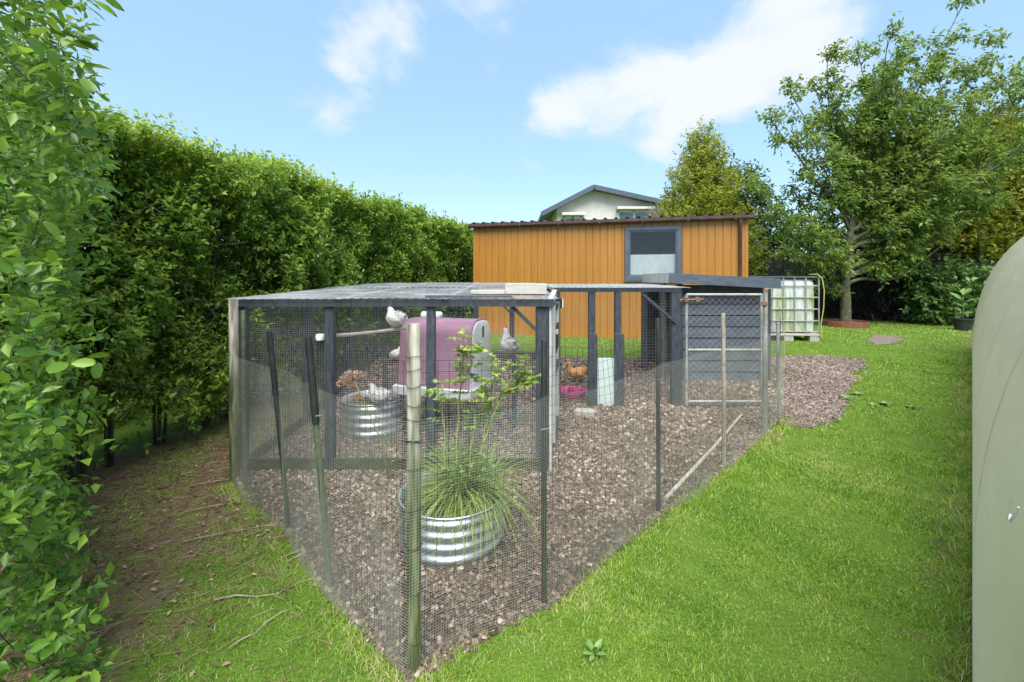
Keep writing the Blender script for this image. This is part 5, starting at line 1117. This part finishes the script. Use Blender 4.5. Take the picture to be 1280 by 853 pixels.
# one shared leaf mesh per tone for the big single leaves
def leaf_mesh(tone):
    V = []; F = []; pr = [(0, 0.02), (0.22, 0.36), (0.48, 0.5), (0.75, 0.36), (1.0, 0.0)]
    for s, w in pr: V += [(s, -w*0.5, 0.10*w-0.12*s*s), (s, 0, -0.12*s*s), (s, w*0.5, 0.10*w-0.12*s*s)]
    for j in range(4): F += [(j*3, j*3+1, j*3+4), (j*3, j*3+4, j*3+3), (j*3+1, j*3+2, j*3+5), (j*3+1, j*3+5, j*3+4)]
    me = bpy.data.meshes.new('leaf'); me.from_pydata(V, [], F); me.update(); a = me.attributes.new('rnd', 'FLOAT', 'FACE'); a.data.foreach_set('value', np.full(len(F), tone, np.float32)); me.materials.append(M['bush_leaf'])
    for p in me.polygons: p.use_smooth = True
    return me
LM = [leaf_mesh(tn) for tn in np.linspace(0.12, 0.86, 8)]
for i in top:
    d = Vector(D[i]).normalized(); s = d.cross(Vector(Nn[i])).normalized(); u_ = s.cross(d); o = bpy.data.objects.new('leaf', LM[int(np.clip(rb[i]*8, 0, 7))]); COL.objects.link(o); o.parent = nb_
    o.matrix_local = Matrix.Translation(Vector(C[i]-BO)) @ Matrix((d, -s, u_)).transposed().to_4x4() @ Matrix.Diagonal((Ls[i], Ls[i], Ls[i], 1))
for k in range(9):
    y = 1.5+k*0.2; x = -1.2*y-0.15+random.uniform(-.05, .1); pts = [(x-BO[0], y-BO[1], -0.04), (x-BO[0]+random.uniform(-.1, .1), y-BO[1], 0.9), (x-BO[0]+random.uniform(0, .2), y-BO[1]+random.uniform(-.1, .1), 1.9), (x-BO[0]+random.uniform(0, .2), y-BO[1], 2.75)]
    MB().tube(pts, [0.02, 0.016, 0.011, 0.005], 7).build('stem', M['bark'], nb_, smooth='all')
P, Q = [], []
sel = RNG.choice(m, 420, replace=False)
for i in sel:
    p = np.array([xx[i], y2_[i], zz[i]])-BO
    if xx[i] + 0.1 > -0.93*y2_[i]: continue
    d = dd[i]/np.linalg.norm(dd[i]); P.append(p-d*0.02); Q.append(p+d*0.15)
V, F = wires(P, Q, 0.0016, 5); np_mesh('twigs', V, F, M['bark'], nb_, kind='stuff')

# ------------------------------------------------------------------ trees
def catmull(pts, k):
    pts = [np.array(p, float) for p in pts]; out = []
    for i in range(len(pts)-1):
        p0, p1, p2, p3 = pts[max(i-1, 0)], pts[i], pts[i+1], pts[min(i+2, len(pts)-1)]
        for s in np.linspace(0, 1, k, endpoint=False): out.append(0.5*((2*p1)+(-p0+p2)*s+(2*p0-5*p1+4*p2-p3)*s*s+(-p0+3*p1-3*p2+p3)*s**3))
    out.append(pts[-1]); return out
tr = thing('broadleaf_tree', 'open-crowned broadleaf tree with windswept crown in the rust steel ring', 'tree', (9.08, 12.0, gnd(12)))
TB = np.array([9.08, 12.0, gnd(12)])
trunk_pts = catmull([(0, 0, -0.15), (0.0, 0, 0.7), (0.0, 0.0, 1.3), (0.10, 0, 2.3), (0.30, 0.05, 3.4), (0.62, 0.1, 4.8), (0.8, 0.1, 6.0), (0.9, 0.1, 6.7)], 4)
rr = np.interp(np.linspace(0, 1, len(trunk_pts)), [0, 0.05, 0.15, 0.4, 0.7, 1], [0.18, 0.13, 0.12, 0.085, 0.05, 0.012])
MB().tube([tuple(p) for p in trunk_pts], list(rr), 12).build('trunk', M['bark_moss'], tr, smooth='all')
CROWN = [(6.3, 3.0), (6.45, 4.3), (6.75, 5.95), (7.5, 6.7), (8.6, 7.9), (9.7, 8.35), (10.9, 8.2), (12.0, 9.05), (12.7, 7.9), (13.7, 8.5), (14.8, 8.0), (14.9, 6.0), (13.2, 4.0), (12.0, 2.9), (10.4, 2.6), (7.4, 2.2)]
TIPS = [(x, 12.0+random.uniform(-0.5, 0.6), z) for x, z in CROWN]
incr = inside(CROWN)
while len(TIPS) < 44:
    x, z = random.uniform(6.3, 14.9), random.uniform(2.6, 8.9)
    if not incr(np.array([x]), np.array([z]))[0] or (abs(x-9.3) < 0.9 and z < 3.6): continue
    if min((x-t_[0])**2+(z-t_[2])**2 for t_ in TIPS) < 0.42: continue
    TIPS.append((x, 12.0+random.uniform(-1.5, 1.5), z))
TIPS = [(x, y, z, max(1.05, min(5.6, 0.62*z-0.30*abs(x-9.6)))) for x, y, z in TIPS]
C_, D_ = [], []
for (tx, ty, tz_, h) in TIPS:
    tip = np.array([tx, ty, tz_])-TB
    i0 = int(np.argmin([abs(p[2]-h) for p in trunk_pts])); b0 = trunk_pts[i0]; v = tip-b0; low = h < 1.35
    mid = b0+v*0.45+np.array([0, 0, (-0.10 if not low else -0.12)*np.linalg.norm(v)])+RNG.normal(0, 0.12, 3)
    pts = catmull([b0, b0+v*0.15+np.array([0, 0, -0.05]), mid, tip], 5); r0 = min(rr[i0]*0.75, 0.02+0.014*np.linalg.norm(v))
    MB().tube([tuple(p) for p in pts], list(np.linspace(r0, 0.008, len(pts))), 7).build('limb', M['bark_moss'], tr, smooth='all')
    vl = np.linalg.norm(v); vd = v/vl; nsec = int(7+2.2*vl) if h > 1.12 else 6; mb = MB()
    for j in range(nsec):
        f = 0.42+0.58*(j+RNG.random())/nsec; p = pts[int(f*(len(pts)-1))]; d = unit(vd*0.8+RNG.normal(0, 0.75, 3)+np.array([0.12, 0, 0.45])); l = RNG.uniform(0.35, 0.95)*(1.15-0.4*f)*(1 if vl > 2 else 0.8)
        e = p+d*l; mb.tube([tuple(p), tuple(p+d*l*0.5+np.array([0, 0, 0.03])), tuple(e)], [0.011, 0.007, 0.003], 4)
        for q in range(12):
            C_.append(p+d*l*RNG.uniform(0.25, 1.0)+RNG.normal(0, 0.05, 3)); D_.append(unit(d*0.6+RNG.normal(0, 0.7, 3)+np.array([0.15, 0, 0.1])))
    mb.build('branchlets', M['bark'], tr, kind='stuff')
C, D, Nn, Ls, t = spray_leaves(np.array(C_), np.array(D_), 7, 0.28, 0.118, RNG, 0.8, 0.5)
D = unit(D+np.array([0.1, 0, -0.35])); V, F = leaf_arrays(C, D, Nn, Ls, 0.46, 0.2, 0.2); np_mesh('crown', V, F, M['tree_leaf'], tr, rnd=np.repeat(np.clip(RNG.normal(0.45, 0.22, len(C)), 0, 1), 2), kind='stuff')
rg = thing('steel_ring_edging', 'rust brown steel ring edging round the tree foot', 'edging', (9.02, 11.95, gnd(12)))
MB().lathe([(0.52, -0.02), (0.525, 0.15), (0.512, 0.155), (0.505, 0.15), (0.50, 0.08)], 40).build('ring', M['corten'], rg, smooth=True); MB().lathe([(0.505, 0.09), (0.3, 0.12), (0, 0.13)], 32).build('soil', M['soil'], rg, smooth='all')

def mass_tree(name, label, cat, base, env, nspray, leaf, nper, mat, trunk_r, rmean=0.45, rsd=0.2, slen=0.3, up=0.25, wr=0.5, hole=0.0, group=None, limbs=8):
    """crown made of sprays spread over lobes; env = list of (dx,dy,z,rx,ry,rz)"""
    t = thing(name, label, cat, base, 0, group); B = np.array(base)
    vol = np.array([e[3]*e[5] for e in env]); ch = RNG.choice(len(env), nspray, p=vol/vol.sum()); E = np.array(env)[ch]
    u_ = unit(RNG.normal(0, 1, (nspray, 3))); r = RNG.random((nspray, 1))**0.35; lump = 1+0.13*np.sin(u_[:, :1]*7+ch[:, None])+0.12*np.sin(u_[:, 1:2]*9+u_[:, 2:3]*6+ch[:, None])
    c = E[:, :3]+u_*E[:, 3:]*r*lump
    ok = c[:, 2] > 0.12; c = c[ok]; u_ = u_[ok]
    C, D, Nn, Ls, tt_ = spray_leaves(c, u_*0.8+np.array([0, 0, up])+RNG.normal(0, .35, c.shape), nper, slen, leaf, RNG, 0.85)
    V, F = leaf_arrays(C, D, Nn, Ls, wr); np_mesh('crown', V, F, M[mat], t, rnd=np.repeat(np.clip(RNG.normal(rmean, rsd, len(C))+0.2*(tt_-0.5), 0, 1), 2), kind='stuff')
    top = max(e[2]+e[5]*0.6 for e in env)
    cx_, cy_ = np.mean([e[0] for e in env]), np.mean([e[1] for e in env])
    tp = catmull([(0, 0, -0.1), (cx_*0.2, 0, top*0.3), (cx_*0.6, cy_*0.5, top*0.65), (cx_, cy_, top*0.9)], 4); MB().tube([tuple(p) for p in tp], list(np.linspace(trunk_r, trunk_r*0.2, len(tp))), 9).build('trunk', M['bark'], t, smooth='all')
    for e in env[:limbs]:
        b0 = np.array(tp[len(tp)//3 if e[2] < top*0.5 else len(tp)//2]); e_ = np.array(e[:3]); MB().tube([tuple(b0), tuple((b0+e_)/2+np.array([0, 0, 0.1])), tuple(e_)], [trunk_r*0.45, trunk_r*0.3, trunk_r*0.12], 6).build('limb', M['bark'], t, smooth='all')
    return t
g2 = 0.39
# golden conifer behind the shed
env = []
for k in range(30):
    f = k/29; z = 1.0+5.0*f; r = 1.85*(1-f)**0.75+0.18; a = k*2.4; env.append((math.cos(a)*r*0.55, math.sin(a)*r*0.55, z, 0.16+r*0.42, 0.16+r*0.42, 0.62-0.15*f))
mass_tree('golden_conifer', 'yellow-green conifer rising behind the right end of the shed', 'conifer', (6.45, 15.0, g2), env, 3600, 0.13, 10, 'conifer_leaf', 0.16, 0.5, 0.2, 0.34, 0.9, 0.32, limbs=6)
env = [(0, 0, 2.0, 1.4, 1.2, 1.6), (1.1, 0.3, 3.2, 1.2, 1.1, 1.4), (0.3, 0.2, 4.4, 1.1, 1, 0.9), (2.0, 0.4, 2.0, 1.0, 1, 1.4)]
mass_tree('dark_green_tree', 'dark leafy tree filling the gap between shed and broadleaf tree', 'tree', (7.6, 15.8, g2), env, 1900, 0.15, 9, 'shrub_leaf', 0.13, 0.3, 0.18, 0.35)
# yellow-green trees on the right boundary
env = [(0, 0, 4.2, 2.2, 1.4, 1.6), (1.8, 0.2, 3.3, 1.8, 1.3, 1.3), (-1.7, 0, 3.0, 1.6, 1.2, 1.1), (0.5, 0, 5.8, 1.6, 1.2, 1.2), (2.6, 0.3, 5.2, 1.8, 1.3, 1.6), (0.3, -0.3, 2.6, 1.6, 1.0, 0.7)]
mass_tree('yellow_green_tree', 'yellow-green leafy tree behind the dark purple shrub', 'tree', (15.2, 15.6, g2), env, 3800, 0.17, 9, 'maple_leaf', 0.17, 0.5, 0.22, 0.4, 0.05)
env = [(0, 0, 4.0, 2.0, 1.4, 2.0), (1.5, 0, 5.5, 2.0, 1.4, 1.9), (2.5, 0.2, 3.2, 1.8, 1.4, 1.7), (0.6, -0.2, 6.8, 1.3, 1.1, 1.0)]
mass_tree('tall_olive_tree', 'tall olive green tree standing behind the polytunnel', 'tree', (18.3, 16.2, g2), env, 2600, 0.18, 9, 'maple_leaf', 0.18, 0.32, 0.2, 0.4, 0.05)
env = [(0, 0, 2.0, 2.6, 1.0, 1.9), (2.5, 0.0, 2.0, 2.4, 1.0, 1.9), (-2.4, 0, 2.0, 2.0, 1.0, 1.5), (4.6, 0, 2.4, 2.0, 1.0, 2.0)]
mass_tree('dark_evergreen_bank', 'deep green evergreen shrub bank below the yellow-green tree', 'shrub', (14.8, 16.6, g2), env, 2600, 0.16, 9, 'dark_leaf', 0.12, 0.4, 0.2, 0.35)
env = [(0, 0, 0.9, 1.5, 0.8, 0.95), (1.0, 0, 1.5, 1.0, 0.7, 0.8), (-0.9, 0, 0.8, 1.0, 0.7, 0.8), (0.2, -0.1, 1.7, 1.0, 0.6, 0.55), (1.5, 0.0, 0.8, 0.9, 0.6, 0.8)]
mass_tree('purple_leaved_shrub', 'very dark purple-leaved feathery shrub on the lawn edge', 'shrub', (11.5, 13.6, g2), env, 2300, 0.085, 10, 'purple_leaf', 0.06, 0.55, 0.25, 0.3, 0.0, 0.28)
env = [(0, 0, 0.75, 0.75, 0.6, 0.72), (0.5, 0.0, 1.15, 0.7, 0.5, 0.6), (0.9, 0, 0.7, 0.6, 0.5, 0.7), (-0.35, -0.05, 0.5, 0.45, 0.4, 0.45)]
mass_tree('broad_leaved_shrub', 'bright green broad-leaved shrub beside the polytunnel end', 'shrub', (12.05, 12.4, g2), env, 520, 0.15, 8, 'shrub_leaf', 0.05, 0.5, 0.22, 0.25, 0.1, 0.62)
# bare twiggy tree by the house
bt = thing('bare_twiggy_tree', 'small nearly bare brown tree in front of the white house', 'tree', (8.1, 24.0, g2))
mb = MB(); mb.tube([(0, 0, -0.1), (0, 0, 2.5), (0.05, 0, 4.6)], [0.10, 0.08, 0.05], 8); mb.build('trunk', M['bark'], bt, smooth='all')
P, Q = [], []
for i in range(260):
    a = RNG.uniform(0, 6.28); z = RNG.uniform(2.5, 5.0); r = RNG.uniform(0.1, 0.8); p = np.array([math.cos(a)*r*0.6, math.sin(a)*r*0.6, z]); P.append(p); Q.append(p+np.array([math.cos(a)*0.35, math.sin(a)*0.35, RNG.uniform(0.1, 0.7)]))
V, F = wires(P, Q, 0.014, 4); np_mesh('twigs', V, F, M['twig'], bt, kind='stuff')
# dark board fence
df = thing('dark_board_fence', 'dark charcoal boarded fence behind the tank and tree', 'fence', (7.2, 14.6, g2))
M['char'] = mat_noise('charcoal_boards', [(0.3, (0.012, 0.014, 0.017)), (0.7, (0.026, 0.03, 0.036))], 6, rough=0.75, stretch=(6, 6, 1), objrand=0.2)
for i in range(44): MB().box(i*0.15, i*0.15+0.143, 0, 0.02, -0.03, 1.95, 0.002).build('fence_board', M['char'], df)
for i in range(4): MB().box(i*2.1, i*2.1+0.1, 0.021, 0.12, -0.05, 2.0).build('post', M['char'], df)
df2 = thing('dark_board_fence', 'dark charcoal boarded fence behind the purple shrub and polytunnel end', 'fence', (13.9, 14.65, g2))
for i in range(36): MB().box(i*0.15, i*0.15+0.143, 0, 0.02, -0.03, 1.85, 0.002).build('fence_board', M['char'], df2)
for i in range(3): MB().box(i*2.5, i*2.5+0.1, 0.021, 0.12, -0.05, 1.9).build('post', M['char'], df2)
# black pot with big pale leaves beside the tunnel
po = thing('black_plant_pot', 'black plastic plant pot standing at the polytunnel end', 'plant pot', (11.2, 10.95, g2))
MB().lathe([(0.0, 0.0), (0.15, 0.0), (0.19, 0.27), (0.21, 0.27), (0.21, 0.30), (0.185, 0.30), (0.17, 0.25), (0, 0.25)], 24).build('pot', M['black_plastic'], po, smooth=True)
pp = thing('pale_leaved_plant', 'large pale green leaved plant growing in the black pot', 'plant', (11.2, 10.95, g2+0.24))
for i in range(11):
    a = i*2.4; l = 0.22+0.12*random.random(); el_ = 0.5+0.5*random.random(); h = 0.15+0.06*i; mb = MB(); V_ = []
    for j, f in enumerate((0.1, 0.8, 1.0, 0.7, 0.05)):
        s = j/4; rr_ = 0.04+s*l*math.cos(el_); z = h+s*l*math.sin(el_)-0.25*l*s*s
        for sg in (-1, 0, 1): V_.append((rr_*math.cos(a)-sg*f*l*0.4*math.sin(a), rr_*math.sin(a)+sg*f*l*0.4*math.cos(a), z+(0.02 if sg else 0)))
    mb.add(V_, [(j*3+k, j*3+k+1, j*3+k+4, j*3+k+3) for j in range(4) for k in range(2)]); mb.build('leaf', M['weed'], pp, smooth='all')
MB().tube([(0, 0, -0.02), (0.01, 0, 0.4), (0.0, 0.01, 0.78)], [0.012, 0.01, 0.006], 7).build('stem', M['stem_green'], pp, smooth='all')

for i, (x, y) in enumerate([(-9.5, 4.0), (-11.0, 8.0), (-10.0, 12.5), (-8.5, 17.5), (-14.0, 1.0)]):
    env = [(0, 0, 1.2, 2.0, 1.8, 1.3), (1.2, 0.6, 1.0, 1.4, 1.4, 1.1), (-1.0, -0.8, 1.4, 1.3, 1.4, 1.2)]
    mass_tree('field_shrub', 'pale green shrub in the field beyond the hedge', 'shrub', (x, y, gnd(y)), env, 420, 0.26, 9, 'meadow_leaf', 0.06, 0.5, 0.22, 0.4, 0.2, group='shrubs in the field beyond the hedge')

# ------------------------------------------------------------------ move every root that sits at the origin to the foot of its thing
bpy.context.view_layer.update()
for r in list(COL.objects):
    if r.type != 'EMPTY' or r.parent or r.location.length > 1e-6: continue
    pts = [c.matrix_world @ Vector(b) for c in r.children if c.type == 'MESH' for b in c.bound_box]
    if not pts: continue
    off = Vector(((min(p.x for p in pts)+max(p.x for p in pts))/2, (min(p.y for p in pts)+max(p.y for p in pts))/2, min(p.z for p in pts)))
    r.location = off
    for c in r.children: c.location = c.location - off
